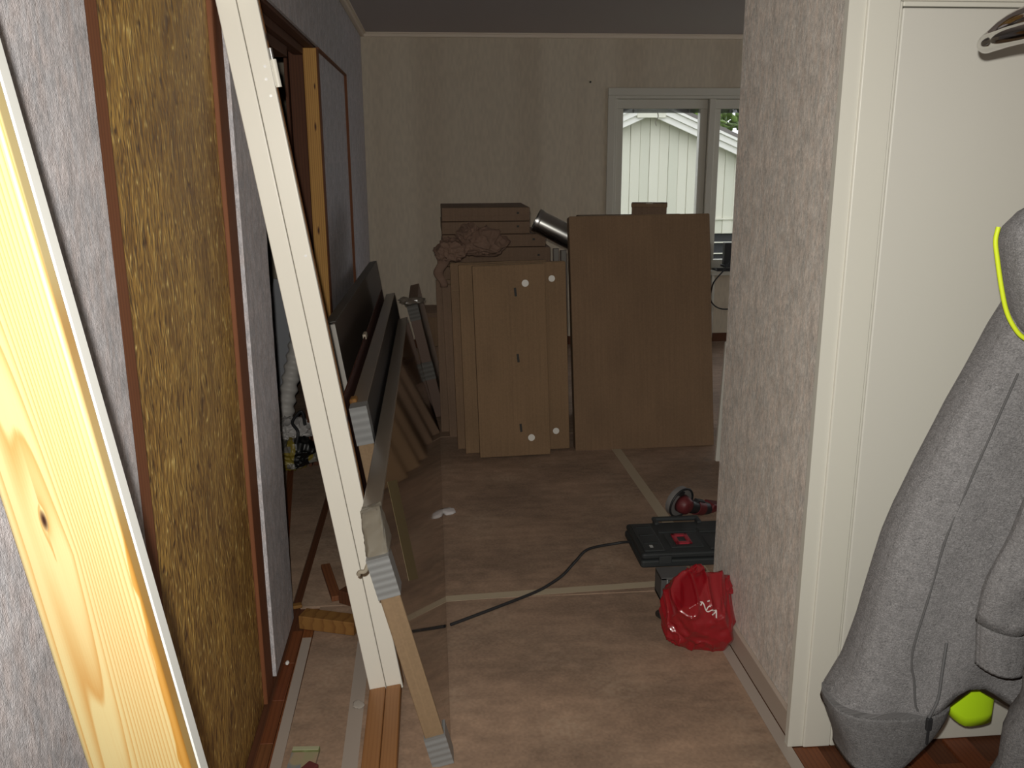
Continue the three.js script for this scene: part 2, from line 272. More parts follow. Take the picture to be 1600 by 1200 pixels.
{ // window: casing, frame, two sashes, panes, raised blinds
  const w = struct('window_1'), z = FZ;
  part('casing', join(span(1.412, 1.47, 0.56, 1.9995, z, z + 0.018, 0.004), span(1.412, 3.5, 2.0, 2.057, z, z + 0.018, 0.004)), windowPaint, w);
  part('frame', join(span(1.47, 1.49, 0.57, 1.9745, z - 0.12, z + 0.006, 0.003), span(1.47, 3.45, 1.975, 2.0, z - 0.12, z + 0.006, 0.003), span(2.235, 2.285, 0.57, 1.9745, z - 0.12, z + 0.02, 0.004), span(3.4205, 3.45, 0.57, 1.9745, z - 0.12, z + 0.006, 0.003)), windowPaint, w);
  part('window_sill', span(1.4, 3.52, 0.57, 0.61, z - 0.14, z + 0.09, 0.006), windowPaint, w);
  for (const [a, b] of [[1.492, 2.232], [2.288, 3.42]]) {
    const s = part('sash', join(span(a, a + 0.052, 0.6905, 1.8995, z - 0.09, z - 0.02, 0.004), span(b - 0.06, b, 0.6905, 1.8995, z - 0.09, z - 0.02, 0.004), span(a, b, 1.9, 1.972, z - 0.09, z - 0.02, 0.004), span(a, b, 0.611, 0.69, z - 0.09, z - 0.02, 0.004)), windowPaint, w);
    const pg = new THREE.PlaneGeometry(b - a - 0.1, 1.22); pg.translate((a + b) / 2 - 0.004, 1.295, z - 0.05);
    part('pane', pg, mat({ color: C(1, 1, 1), roughness: 0.02, transmission: 1, thickness: 0, ior: 1.45 }), s);
    for (let k = 0; k < 6; k++) part('blind_slat', span(a + 0.05, b - 0.055, 1.87 + k * 0.0058, 1.874 + k * 0.0058, z - 0.085, z - 0.058, 0.001), mat({ color: C(0.05, 0.055, 0.06), roughness: 0.5 }), s);
    for (const x of [a + 0.14, b - 0.14]) part('blind_ladder', span(x - 0.006, x + 0.006, 1.868, 1.908, z - 0.058, z - 0.054, 0.001), mat({ color: C(0.2, 0.2, 0.2) }), s);
    part('blind_cord', tube([[a + 0.34, 1.87, z - 0.06], [a + 0.345, 1.84, z - 0.06], [a + 0.325, 1.8, z - 0.06], [a + 0.335, 1.77, z - 0.06]], 0.004, 16, 6), windowPaint, s);
  }
}
{ // outside: lawn, the gable of a white boarded house, trees behind it
  const g = struct('ground_outside'); part('lawn', span(-14, 26, -0.8, -0.6, -40, -7.6, 0), mat({ color: C(0.14, 0.2, 0.07), roughness: 1, map: rep(tex(256, 256, (u, v) => { const k = 0.7 + 0.5 * (N(u, v, 60, 60, 101) - 0.5); return [k, k, k * 0.9]; }), 2) }), g);
  const h = thing('boarded_house', 'white vertically boarded house gable seen through the window', 'house', [0, 0, -16]);
  const px = 3.79, top = 2.25, slope = 0.425, siding = [mat({ color: C(0.74, 0.72, 0.61), roughness: 0.7 }), mat({ color: C(0.7, 0.69, 0.58), roughness: 0.7 }), mat({ color: C(0.76, 0.74, 0.63), roughness: 0.7 })];
  for (let i = 0; i < 46; i++) {
    const x0 = px - 3.9 + i * 0.172, x1 = x0 + 0.168, yt = Math.min(top - slope * Math.abs(x0 - px), top - slope * Math.abs(x1 - px)) + 0.09;
    part('siding_plank', span(x0, x1, 0.42, yt, -0.025, i % 2 ? 0.012 : 0, 0.005), siding[i % 3], h);
    part('siding_plank', span(x0, x1, 0.15, 0.4, -0.025, i % 2 ? 0.022 : 0.01, 0.005), siding[(i + 1) % 3], h);
  }
  part('drip_board', span(px - 3.9, px + 4, 0.395, 0.42, -0.03, 0.045, 0.004), siding[0], h);
  part('gable_backing', (() => { const s = new THREE.Shape(); s.moveTo(px - 3.9, -0.6); s.lineTo(px + 4, -0.6); s.lineTo(px + 4, top - 4 * slope + 0.05); s.lineTo(px, top + 0.05); s.lineTo(px - 3.9, top - 3.9 * slope + 0.05); return boxUV(new THREE.ExtrudeGeometry(s, { depth: 0.15, bevelEnabled: false }).translate(0, 0, -0.19)); })(), siding[1], h);
  part('plinth', span(px - 3.9, px + 4, -0.6, 0.15, -0.18, -0.03, 0), mat({ color: C(0.03, 0.03, 0.032) }), h, 'dark foundation');
  for (const y of [0.0, -0.2, -0.36]) part('plinth_rail', span(px - 3.9, px + 4, y - 0.02, y, -0.03, 0.02, 0.004), siding[0], h);
  for (const s of [-1, 1]) for (let k = 0; k < 3; k++) {
    const L = 4.6, a = Math.atan(slope), gg = boxUV(new RoundedBoxGeometry(L, 0.1, 0.05, 2, 0.008)); gg.translate(L / 2, 0.02 + k * 0.1, 0.25 + k * 0.045); gg.rotateZ(-a); if (s < 0) gg.rotateY(Math.PI).translate(0, 0, 0.5 + k * 0.09); gg.translate(px, top - 0.03, -0.02);
    part('bargeboard', gg, mat({ color: C(0.9, 0.88, 0.83), roughness: 0.5 }), h);
  }
  for (const s of [-1, 1]) { const L = 4.7, a = Math.atan(slope), gg = boxUV(new THREE.BoxGeometry(L, 0.06, 8.2)); gg.translate(s * L / 2, 0, 0); gg.rotateZ(-s * a); gg.translate(px, top + 0.24, -3.75); part('roof', gg, mat({ color: C(0.2, 0.18, 0.17), roughness: 0.9 }), h); }
  part('peak_board', span(px - 0.25, px + 0.25, top - 0.1, top + 0.12, 0.28, 0.31, 0.006), siding[2], h);
  const leafMats = [C(0.16, 0.25, 0.05), C(0.1, 0.17, 0.035), C(0.24, 0.33, 0.08)].map((c) => mat({ color: c, roughness: 0.9, transmission: 0.3, thickness: 0, side: THREE.DoubleSide }));
  [[5.2, -24, 3.2, 'bushy green tree beyond the white house roof, above its right slope']].forEach(([x, z, r, label]) => {
    const t = thing('leafy_tree', label, 'tree', [x, -0.6, z], null);
    part('trunk', cyl(0.12, 0.2, 3, 12).translate(0, 1.5, 0), darkWood, t);
    const leaf = new THREE.SphereGeometry(0.12, 5, 3); leaf.scale(1, 0.25, 0.7); const im = new THREE.InstancedMesh(leaf, leafMats[0], 5200); im.name = 'foliage'; im.userData.kind = 'stuff'; im.castShadow = im.receiveShadow = true;
    const M = new THREE.Matrix4(), q = new THREE.Quaternion(), col = new THREE.Color();
    for (let i = 0; i < 5200; i++) { const a = rr(0, 6.283), b = Math.acos(rr(-1, 1)), d = r * Math.pow(rnd(), 0.4) * (0.75 + 0.35 * vn(a * 2, b * 3, 12, 10, 7)); q.setFromEuler(new THREE.Euler(rr(0, 6), rr(0, 6), rr(0, 6))); M.compose(new THREE.Vector3(d * Math.sin(b) * Math.cos(a), 3.4 + d * 0.8 * Math.cos(b), d * Math.sin(b) * Math.sin(a)), q, new THREE.Vector3().setScalar(rr(0.6, 1.5))); im.setMatrixAt(i, M); im.setColorAt(i, col.setRGB(1, 1, 1).multiplyScalar(rr(0.5, 1.6))); }
    t.add(im);
  });
}

// ---------------------------------------------------------------- the door frame leaning on the left wall
{
  const t = thing('door_frame', 'white lacquered door frame with raw pine back leaning against the left wall', 'door frame', [-0.2165, 0.0, 0]);
  t.rotation.z = 0.15;
  const W = 0.098, H = 1.968;
  const near = part('jamb', span(0.006, 0.1035, 0, H, -0.845, -0.826, 0.0006), mat({ color: C(0.5, 0.5, 0.48), roughness: 0.45 }), t);
  { const g = span(0.006, 0.103, 0, H, -0.826, -0.802, 0.005), uv = g.attributes.uv, p = g.attributes.position; for (let i = 0; i < uv.count; i++) uv.setXY(i, (p.getX(i) - 0.006) / 0.097, p.getY(i) / H); part('pine_back', g, jambPine, near, 'raw pine back with a knot and flame grain'); }
  const far = part('jamb', span(0.0, 0.0482, 0.004, H, -2.392, -2.37, 0.003), whiteLacquer, t);
  part('stop_strip', span(0.0496, W, 0.004, H, -2.392, -2.371, 0.003), whiteLacquer, far);
  part('pine_back', span(-0.004, W, 0, H, -2.414, -2.392, 0.002), mat({ color: C(0.55, 0.4, 0.27), map: studTex }), far);
  part('head', span(0, W, H - 0.03, H, -2.414, -0.826, 0.003), whiteLacquer, t);
  part('threshold', span(0, 0.0482, -0.0, 0.022, -2.37, -0.845, 0.004), oak, t, 'brown oak threshold strip'); part('threshold', span(0.0496, W - 0.004, -0.0, 0.022, -2.37, -0.845, 0.004), oak, t, 'brown oak threshold strip');
  const hinge = part('hinge', cyl(0.0075, 0.0075, 0.066, 16).translate(W + 0.006, 1.752, -2.388), whiteLacquer, t, 'white door hinge');
  part('hinge_pin', cyl(0.005, 0.005, 0.03, 12).translate(W + 0.004, 1.797, -2.388), steel, hinge, 'bare metal pin');
  part('hinge_leaf', span(W - 0.004, W + 0.002, 1.722, 1.782, -2.4, -2.376, 0.001), whiteLacquer, hinge);
  for (const y of [1.77, 1.74, 1.7, 1.3]) part('screw', new THREE.CylinderGeometry(0.0035, 0.0035, 0.002, 10).rotateX(Math.PI / 2).translate(0.075 + 0.012 * hash(y * 100 | 0, 1, 1), y, -2.37), steel, far);
}

// ---------------------------------------------------------------- long packages leaning on the left, behind the frame
// a plank-like package: x from -thick to 0, leaning left by angle, long along z
function ribs(x0, x1, y0, y1, z0, z1, n, amp) {                      // corrugated wrap round the end: waves along y on the end face
  const s = new THREE.Shape(), pts = []; const m = n * 8; for (let i = 0; i <= m; i++) pts.push([y0 + (y1 - y0) * i / m, z1 + amp * Math.cos(i / m * n * 2 * Math.PI)]);
  s.moveTo(y0, z0); s.lineTo(...pts[0]); pts.slice(1).forEach((p) => s.lineTo(...p)); s.lineTo(y1, z0);
  const g = new THREE.ExtrudeGeometry(s, { depth: x1 - x0, bevelEnabled: false }); // shape (x=y, y=z) extruded along z -> x
  const p = g.attributes.position; for (let i = 0; i < p.count; i++) { const a = p.getX(i), b = p.getY(i), c = p.getZ(i); p.setXYZ(i, x0 + c, a, b); }
  const ix = g.index; if (ix) { const arr = ix.array; for (let i = 0; i < arr.length; i += 3) { const q = arr[i]; arr[i] = arr[i + 1]; arr[i + 1] = q; } } 
  g.computeVertexNormals(); return boxUV(g);
}
{ // the long wrapped worktop nearest the hall
  const H = 0.685, T = 0.05, z1 = -2.036, z0 = -4.94;
  const t = thing('wrapped_worktop', 'long worktop in glossy film with cardboard end, nearest of those leaning left', 'worktop', [0.016, 0.012, 0]); t.rotation.z = 0.2428;
  part('board', join(span(-T, -0.003, 0, H, z0, z1 - 0.141, 0.003), span(-T, -0.003, 0, H - 0.1, z1 - 0.14, z1 - 0.012, 0.003)), card, t);
  part('film_face', join(span(-0.003, 0.0, 0.004, H - 0.004, z0 + 0.004, z1 - 0.1402, 0.001), span(-0.003, 0.0, 0.004, H - 0.08, z1 - 0.14, z1 - 0.012, 0.001)), glossFace, t, 'dark glossy film over the face');
  part('film_edge', span(-T - 0.001, 0.001, H - 0.006, H + 0.004, z0, z1 - 0.125, 0.003), filmEdge, t, 'pale translucent film folded over the top edge');
  part('end_card', span(-T, 0.001, 0, H - 0.1, z1 - 0.012, z1, 0.003), cardEdge, t, 'bare cardboard end');
  part('end_tape', ribs(-T - 0.003, 0.004, H - 0.185, H - 0.075, z1 - 0.06, z1 + 0.005, 6, 0.0008), tapeGrey, t, 'ribbed grey wrap near the top corner');
  part('end_tape', ribs(-T - 0.003, 0.004, -0.004, 0.085, z1 - 0.06, z1 + 0.005, 5, 0.0008), tapeGrey, t, 'ribbed grey wrap at the bottom corner');
  // crumpled film bunched at the top corner
  const rings = []; for (let j = 0; j <= 14; j++) { const v = j / 14, y = H - 0.082 + 0.088 * v, r = [], fz = z1 - 0.002 - 0.105 * Math.pow(v, 1.2), bz = z1 - 0.15; for (let i = 0; i < 36; i++) { const a = i / 36 * 6.2832, k = 0.1 * (vn(i * 0.5, j * 0.6, 18, 20, 8) - 0.5) + 0.05 * (hash(i, j, 4) - 0.5), c = Math.cos(a), q = Math.sin(a), sq = (x) => Math.sign(x) * Math.pow(Math.abs(x), 0.35); r.push([-T / 2 + sq(c) * (T / 2 + mix(0.005, 0.001, v)) * (1 + k), y + 0.012 * k * 8 * v, (fz + bz) / 2 + sq(q) * (fz - bz) / 2 * (1 + k)]); } rings.push(r); }
  part('bunched_film', loft(rings), mat({ color: C(0.2, 0.18, 0.145), roughness: 0.45, clearcoat: 0.3 }), t, 'bunched grey-brown plastic film');
  const fl = tube([[-T - 0.002, H - 0.09, z1 - 0.01], [-T - 0.012, H - 0.1, z1 + 0.004], [-T - 0.024, H - 0.098, z1 + 0.006], [-T - 0.03, H - 0.105, z1 + 0.004]], 0.006, 14, 6); part('film_tatter', fl, mat({ color: C(0.3, 0.26, 0.2) }), t);
  const ys = new THREE.Shape(); [[2.4, 0.665], [2.6, 0.595], [2.42, 0.345], [2.24, 0.43]].forEach(([a, b], i) => i ? ys.lineTo(a, b) : ys.moveTo(a, b));
  part('yellow_sheet', boxUV(new THREE.ExtrudeGeometry(ys, { depth: 0.0005, bevelEnabled: false }).rotateY(Math.PI / 2)), mat({ color: C(0.15, 0.115, 0.04), roughness: 0.4 }), t, 'dull yellow sheet under the film');
}
{ // second worktop
  const H = 0.77, T = 0.05, z1 = -2.8, z0 = -5.25;
  const t = thing('wrapped_worktop', 'black wrapped worktop with grey taped end, standing behind the nearest glossy one', 'worktop', [-0.105, 0.008, 0]); t.rotation.z = 0.16;
  part('board', span(-T, -0.003, 0, H, z0, z1 - 0.01, 0.003), card, t);
  part('wrap_face', span(-0.003, 0, 0.002, H - 0.002, z0, z1 - 0.01, 0.001), blackFace, t, 'black wrap over the face');
  part('film_edge', span(-T - 0.001, 0.001, H - 0.004, H + 0.002, z0, z1 - 0.05, 0.002), filmEdge, t);
  part('end_card', span(-T, 0.001, 0, H - 0.01, z1 - 0.01, z1, 0.003), cardEdge, t, 'bare cardboard end');
  part('end_tape', ribs(-T - 0.003, 0.003, H - 0.125, H + 0.003, z1 - 0.06, z1 + 0.003, 5, 0.0005), tapeGrey, t, 'ribbed grey wrap at the top corner');
  part('end_lump', span(-T - 0.008, -T + 0.018, H - 0.01, H + 0.014, z1 - 0.12, z1 - 0.07, 0.008), offcutPine, t);
}
{ // hardboard strip between them
  const t = thing('hardboard_strip', 'thin reddish brown hardboard strip leaning between the wrapped worktops and the white-edged bundle', 'board', [-0.2, 0, 0]); t.rotation.z = 0.13;
  part('strip', span(-0.006, 0, 0, 0.79, -5.3, -2.85, 0.001), mat({ color: C(0.32, 0.14, 0.09), roughness: 0.7, map: darkWoodTex }), t);
  part('tape_end', span(-0.012, 0.004, 0.776, 0.8, -3.95, -3.88, 0.004), mat({ color: C(0.5, 0.43, 0.33), roughness: 0.4 }), t, 'scrap of pale tape on the edge');
}
{ // bundle of four white edged panels
  const H = 0.875, z1 = -3.73, L = 2.25;
  const t = thing('panel_bundle', 'bundle of four dark panels with white edges leaning left beyond the doorway', 'panels', [-0.282, 0.007, z1]); t.rotation.set(0, -0.02, 0.152);
  for (let k = 0; k < 4; k++) {
    const x1 = -0.0118 * k, x0 = x1 - 0.0106, p = part('panel', span(x0, x1, 0, H - 0.003 * (k % 2), -L, -0.004 * ((k * 3) % 4), 0.001), k ? greyTop : darkFace, t);
    part('white_edge', span(x0, x1, 0.0, H - 0.004 - 0.003 * (k % 2), -0.004 * ((k * 3) % 4), 0.0025 - 0.004 * ((k * 3) % 4), 0.0008), paleEdge, p);
  }
  part('top_wrap', span(-0.047, 0.001, H - 0.001, H + 0.004, -L, -0.03, 0.002), greyTop, t, 'grey wrap along the top');
}
{ // further package whose end shows past the first
  const H = 0.7, T = 0.06, z1 = -5.25;
  const t = thing('wrapped_worktop', 'short dark wrapped worktop leaning furthest back, beside the upright cartons', 'worktop', [0.05, 0.014, z1]); t.rotation.z = 0.215;
  part('board', span(-T, 0, 0, H, -0.9, -0.01, 0.003), cardDark, t); part('end_card', span(-T, 0.001, 0, H, -0.01, 0, 0.003), mat({ color: C(0.16, 0.1, 0.075), roughness: 0.6 }), t);
  part('end_tape', ribs(-T - 0.002, 0.003, 0.24, 0.35, -0.05, 0.004, 4, 0.0006), greyTop, t, 'dull grey wrap across the end'); part('end_tape', ribs(-T - 0.002, 0.003, H - 0.09, H + 0.002, -0.05, 0.004, 4, 0.0006), greyTop, t);
  const s = thing('film_scrap', 'crumpled dark film tuft on the tops of the leaning worktops', 'plastic film', [-0.135, 0.725, -5.18]);
  for (let i = 0; i < 7; i++) { const g = new THREE.IcosahedronGeometry(0.022, 1), p = g.attributes.position; for (let k = 0; k < p.count; k++) { const q = 0.7 + 0.6 * hash(Math.round(p.getX(k) * 9e3), Math.round(p.getY(k) * 9e3), i + Math.round(p.getZ(k) * 9e3)); p.setXYZ(k, p.getX(k) * q * 1.5, p.getY(k) * q * 0.7, p.getZ(k) * q); } g.computeVertexNormals(); g.translate(-0.04 + i * 0.016, 0.012 * hash(i, 1, 1), 0.03 * (hash(i, 2, 2) - 0.5)); part('film_fold', g, filmEdge, s); }
}

// ---------------------------------------------------------------- cartons
// a flat pack standing on its lower edge: base centre of the front face at p, leaning back
function flatpack(name, label, [x, y, z], w, h, d, lean, roll = 0, m = card, extra, group) {
  const t = thing(name, label, 'box', [x, y, z], group); t.rotation.order = 'YXZ'; t.rotation.set(-lean, 0, roll);
  const front = part('front_panel', span(-w / 2, w / 2, 0.0, h, -0.006, 0, 0.0025), m, t);
  part('box_sides', join(span(-w / 2, -w / 2 + 0.006, 0, h, -d, -0.006, 0.002), span(w / 2 - 0.006, w / 2, 0, h, -d, -0.006, 0.002), span(-w / 2, w / 2, 0, 0.006, -d, -0.006, 0.002), span(-w / 2, w / 2, h - 0.006, h, -d, -0.006, 0.002), span(-w / 2, w / 2, 0, h, -d, -d + 0.006, 0.002)), m === card ? cardB : m, t);
  part('top_flap', span(-w / 2 + 0.004, w / 2 - 0.004, h, h + 0.003, -d + 0.002, -0.004, 0.001), cardEdge, t);
  if (extra) extra(t, front); return t;
}
const slot = (t, x, y) => { const g = span(-0.006, 0.006, -0.022, 0.022, -0.004, 0.0008, 0.0008); const o = part('handle_slot', g, dark, t); o.position.set(x, y, 0); o.rotation.z = 0.08; };
const dot = (t, x, y, r = 0.018) => { const o = part('sticker', new THREE.CylinderGeometry(r, r, 0.0012, 24).rotateX(Math.PI / 2), mat({ color: C(0.85, 0.83, 0.78), roughness: 0.6 }), t, 'round white sticker'); o.position.set(x, y, 0.0008); };
flatpack('flat_carton', 'narrow brown carton in front of the others, two white dots down its right side', [0.408, 0.008, -4.47], 0.372, 1.0, 0.06, 0.09, 0.024, card, (t, f) => { slot(f, 0.03, 0.862); slot(f, 0.032, 0.52); slot(f, 0.034, 0.15); dot(f, 0.082, 0.905); dot(f, 0.088, 0.095); part('seam', span(-0.004, -0.002, 0.01, 0.99, -0.001, 0.0006, 0.0005), cardB, f); });
flatpack('flat_carton', 'wide brown carton just behind the narrow front one, white dots along its right edge', [0.43, 0.006, -4.557], 0.56, 1.0, 0.062, 0.09, 0.02, card, (t, f) => { dot(f, 0.205, 0.915, 0.017); dot(f, 0.208, 0.1, 0.017); });
flatpack('flat_carton', 'third brown carton from the front, a strip of it showing on the left', [0.365, 0.004, -4.645], 0.51, 1.0, 0.09, 0.085, 0.022, cardB, (t, f) => part('paper_label', span(-0.25, -0.19, 0.86, 0.863, -0.001, 0.0008, 0.0005), cardEdge, f));
flatpack('flat_carton', 'lower dark carton standing behind the taller front cartons', [0.32, 0.004, -4.86], 0.5, 0.86, 0.06, 0.08, 0.03, cardDark);
flatpack('flat_carton', 'lower dark carton rearmost of the standing group, left edge nearest the leaning worktops', [0.273, 0.003, -4.96], 0.5, 0.87, 0.06, 0.08, 0.012, cardDark);
flatpack('flat_carton', 'largest plain brown carton, standing upright in front of the window', [1.1235, 0.0, -4.55], 0.765, 1.255, 0.075, 0.19, 0.006, cardB, (t, f) => { t.rotation.z = 0.012; });
flatpack('carton', 'plain carton standing behind the largest one, carrying the small dark box', [1.15, 0.0, -4.96], 0.62, 1.205, 0.3, 0, 0, cardDark);
{ const t = thing('small_box', 'small dark cardboard box standing above the largest carton, against the window light', 'box', [1.24, 1.208, -5.12]); t.rotation.y = -0.25;
  part('box_body', span(-0.098, 0.098, 0, 0.068, -0.06, 0.06, 0.003), cardDark, t); part('lid', span(-0.101, 0.101, 0.05, 0.072, -0.063, 0.063, 0.003), cardB, t); part('tape', span(-0.02, 0.02, 0.069, 0.0725, -0.064, 0.064, 0.001), tapeMat, t); }
{ // lying stack behind
  const base = thing('carton', 'large carton under the stack of flat boxes', 'box', [0.32, 0, -5.42]); part('box_body', span(-0.18, 0.38, 0, 0.84, -0.26, 0.26, 0.004), cardDark, base); part('lid', span(-0.182, 0.382, 0.8, 0.845, -0.262, 0.262, 0.003), cardB, base);
  const rows = [[0.845, 0.93, 0.055, 0.715, 'fifth and lowest of the flat boxes lying stacked behind the standing cartons'], [0.931, 1.037, 0.052, 0.675, 'fourth flat box down in the stack behind the crumpled paper'], [1.038, 1.111, 0.057, 0.648, 'third flat box down, longer than the two on top of it'], [1.112, 1.183, 0.054, 0.556, 'second flat box from the top of the stack by the far wall'], [1.184, 1.262, 0.056, 0.556, 'topmost flat brown box of the lying stack, small dark mark at its end']];
  for (const [y0, y1, x0, x1, label] of rows) {
    const t = thing('flat_box', label, 'box', [(x0 + x1) / 2, y0, -5.4]), w = (x1 - x0) / 2; t.rotation.y = 0.008 * (hash(y0 * 99 | 0, 1, 1) - 0.5);
    part('box_body', span(-w, w, 0, y1 - y0 - 0.002, -0.24, 0.25, 0.004), cardDark, t); part('lid_flap', span(-w + 0.004, w - 0.004, (y1 - y0) * 0.4, y1 - y0 - 0.004, 0.2505, 0.2525, 0.0008), cardDark, t); part('print_mark', span(w - 0.075, w - 0.062, (y1 - y0) * 0.5, (y1 - y0) * 0.5 + 0.011, 0.2525, 0.2535, 0.0004), dark, t);
  }
  const G = [[0.0, 0.2, -0.1, 0.2, 'lowest of the small boxes stacked at the foot of the far wall'], [0.201, 0.45, -0.115, 0.19, 'small box with a pale dot, stacked at the foot of the far wall']];
  for (const [y0, y1, x0, x1, label] of G) { const t = thing('flat_box', label, 'box', [(x0 + x1) / 2, y0, -6.55]), w = (x1 - x0) / 2; part('box_body', span(-w, w, 0, y1 - y0 - 0.001, -0.2, 0.15, 0.004), cardB, t); part('lid', span(-w - 0.003, w + 0.003, y1 - y0 - 0.035, y1 - y0, -0.203, 0.153, 0.003), cardDark, t); if (y0) dot(t, -0.117, 0.145, 0.004), t.children[t.children.length - 1].position.z = 0.1505; }
}
{ // narrow white-edged boards standing in the gap
  [[0.652, 0.684, 1.05, 'narrow grey-white board standing in the gap between the carton groups'], [0.694, 0.727, 1.04, 'second narrow grey-white board in the gap, against the largest carton']].forEach(([a, b, h, label]) => { const t = thing('narrow_board', label, 'board', [(a + b) / 2 + 0.022, 0, -4.86]); t.rotation.set(-0.06, 0, 0.012); part('board', span(-(b - a) / 2, (b - a) / 2, 0, h, -0.03, 0, 0.002), darkFace, t); part('pale_edge', span(-0.011, 0.011, 0, h - 0.002, 0, 0.003, 0.001), mat({ color: C(0.2, 0.185, 0.165), roughness: 0.7 }), t); });
}
{ // aluminium duct
  const A = new THREE.Vector3(0.575, 1.196, -5.02), Bv = new THREE.Vector3(0.785, 1.092, -5.005), L = A.distanceTo(Bv), pr = [];
  const n = 60; for (let i = 0; i <= n; i++) { const y = L * i / n; pr.push(new THREE.Vector2(0.062 + 0.0036 * (i % 2), y)); }
  const inner = pr.slice().reverse().map((p) => new THREE.Vector2(p.x - 0.002, p.y));
  const g = new THREE.LatheGeometry([...pr, ...inner, pr[0].clone()], 36); const t = thing('foil_duct', 'ribbed aluminium foil ventilation duct lying between the cartons', 'duct', [A.x, A.y, A.z]);
  const p = part('duct_wall', g, mat({ color: C(0.62, 0.62, 0.6), metalness: 1, roughness: 0.28 }), t); t.quaternion.setFromUnitVectors(new THREE.Vector3(0, 1, 0), Bv.clone().sub(A).normalize());
  part('end_collar', new THREE.LatheGeometry([[0.064, 0.0], [0.068, 0.0], [0.068, 0.022], [0.064, 0.022], [0.064, 0]].map(([a, b]) => new THREE.Vector2(a, b)), 36), steel, t, 'smooth collar at the open end');
}
// crumpled sheet: faceted blob
function crumple(rx, ry, rz, det, amp, s, flat = 0.0, facets = 46) {
  let g = new THREE.IcosahedronGeometry(1, det); g.deleteAttribute('uv'); g.deleteAttribute('normal'); g = mergeVertices(g, 1e-4);
  const p = g.attributes.position, dirs = []; for (let i = 0; i < facets; i++) { const y = 1 - 2 * (i + 0.5) / facets, a = i * 2.39996 + s; dirs.push([Math.sqrt(1 - y * y) * Math.cos(a), y, Math.sqrt(1 - y * y) * Math.sin(a), 0.7 + 0.55 * hash(i, s, 3)]); }
  for (let i = 0; i < p.count; i++) {
    const x = p.getX(i), y = p.getY(i), z = p.getZ(i); let r = 9; for (const [a, b, c, d] of dirs) { const t = a * x + b * y + c * z; if (t > 0.25) r = Math.min(r, d / t); }   // random planes cut flat facets
    const f = 1 / (Math.abs(vn(x * 3 + 9, y * 3 + z * 2 + 9, 40, 40, s) - 0.5) * 12 + 1); r = Math.min(r, 1.25) * (1 + amp * (f - 0.4) + amp * 0.6 * (vn(x * 7 + 20, y * 7 + z * 5 + 20, 90, 90, s + 1) - 0.5));
    p.setXYZ(i, x * r * rx, Math.max(y * r * ry, -ry * (1 - flat)), z * r * rz);
  }
  g.computeVertexNormals(); return g;
}
{ const t = thing('paper_bag', 'crumpled brown paper heap lying on top of the standing cartons', 'paper', [0.2, 1.012, -4.84]);
  const pm = mat({ color: C(0.2, 0.125, 0.09), roughness: 0.85, side: THREE.DoubleSide });
  part('bag_body', crumple(0.15, 0.085, 0.09, 26, 0.22, 5, 0.2).translate(0.07, 0.076, 0), pm, t); part('bag_lobe', crumple(0.1, 0.07, 0.07, 26, 0.28, 8, 0.1).translate(-0.1, 0.05, 0.02), pm, t);
  part('bag_fold', crumple(0.07, 0.06, 0.06, 26, 0.3, 13, 0.1).rotateZ(0.5).translate(-0.01, 0.13, -0.01), pm, t);
  part('bag_strip', (() => { const r = []; for (let j = 0; j <= 12; j++) { const y = 0.02 - 0.17 * j / 12, w = 0.035 - 0.015 * j / 12, q = []; for (let i = 0; i < 12; i++) { const a = i / 12 * 6.283; q.push([-0.158 + 0.015 * Math.sin(j * 0.7) + Math.cos(a) * w, y, 0.03 + Math.sin(a) * (0.012 + 0.006 * Math.sin(j * 1.3))]); } r.push(q); } return loft(r); })(), pm, t, 'strip of paper hanging down'); }
{ // white board behind the hall corner, things at the window
  const t = thing('white_panel', 'white panel standing just past the hall corner on the right', 'panel', [1.436, 0, -4.3]); t.rotation.z = -0.03; part('panel', span(0, 0.35, 0, 0.63, -0.022, 0, 0.004), whitePaint, t); part('top_cap', span(0.006, 0.35, 0.622, 0.634, -0.024, 0.002, 0.003), mat({ color: C(0.85, 0.83, 0.8) }), t);
  const r = thing('router', 'black upright box on the black tray on the window sill', 'electronics', [2.425, 0.64, FZ + 0.1]); part('case', span(-0.03, 0.07, 0.0, 0.2, -0.06, 0.0, 0.006), black, r); part('foot', span(-0.04, 0.08, 0, 0.02, -0.07, 0.01, 0.004), black, r);
  const s = thing('tray', 'black tray lying on the window sill', 'tray', [2.42, 0.61, FZ + 0.08]); part('tray_base', span(-0.09, 0.3, 0, 0.012, -0.13, 0.05, 0.004), black, s); part('rim', span(-0.09, 0.3, 0.012, 0.03, 0.035, 0.05, 0.004), black, s);
  const c = mesh('sill_cable', tube([[2.43, 0.7, FZ + 0.12], [2.38, 0.63, FZ + 0.16], [2.31, 0.54, FZ + 0.15], [2.295, 0.47, FZ + 0.12], [2.3, 0.36, FZ + 0.1], [2.4, 0.29, FZ + 0.09], [2.6, 0.3, FZ + 0.08]], 0.006, 60, 8), black); tag(c, 'thin black cable looping below the window sill', 'cable');
}

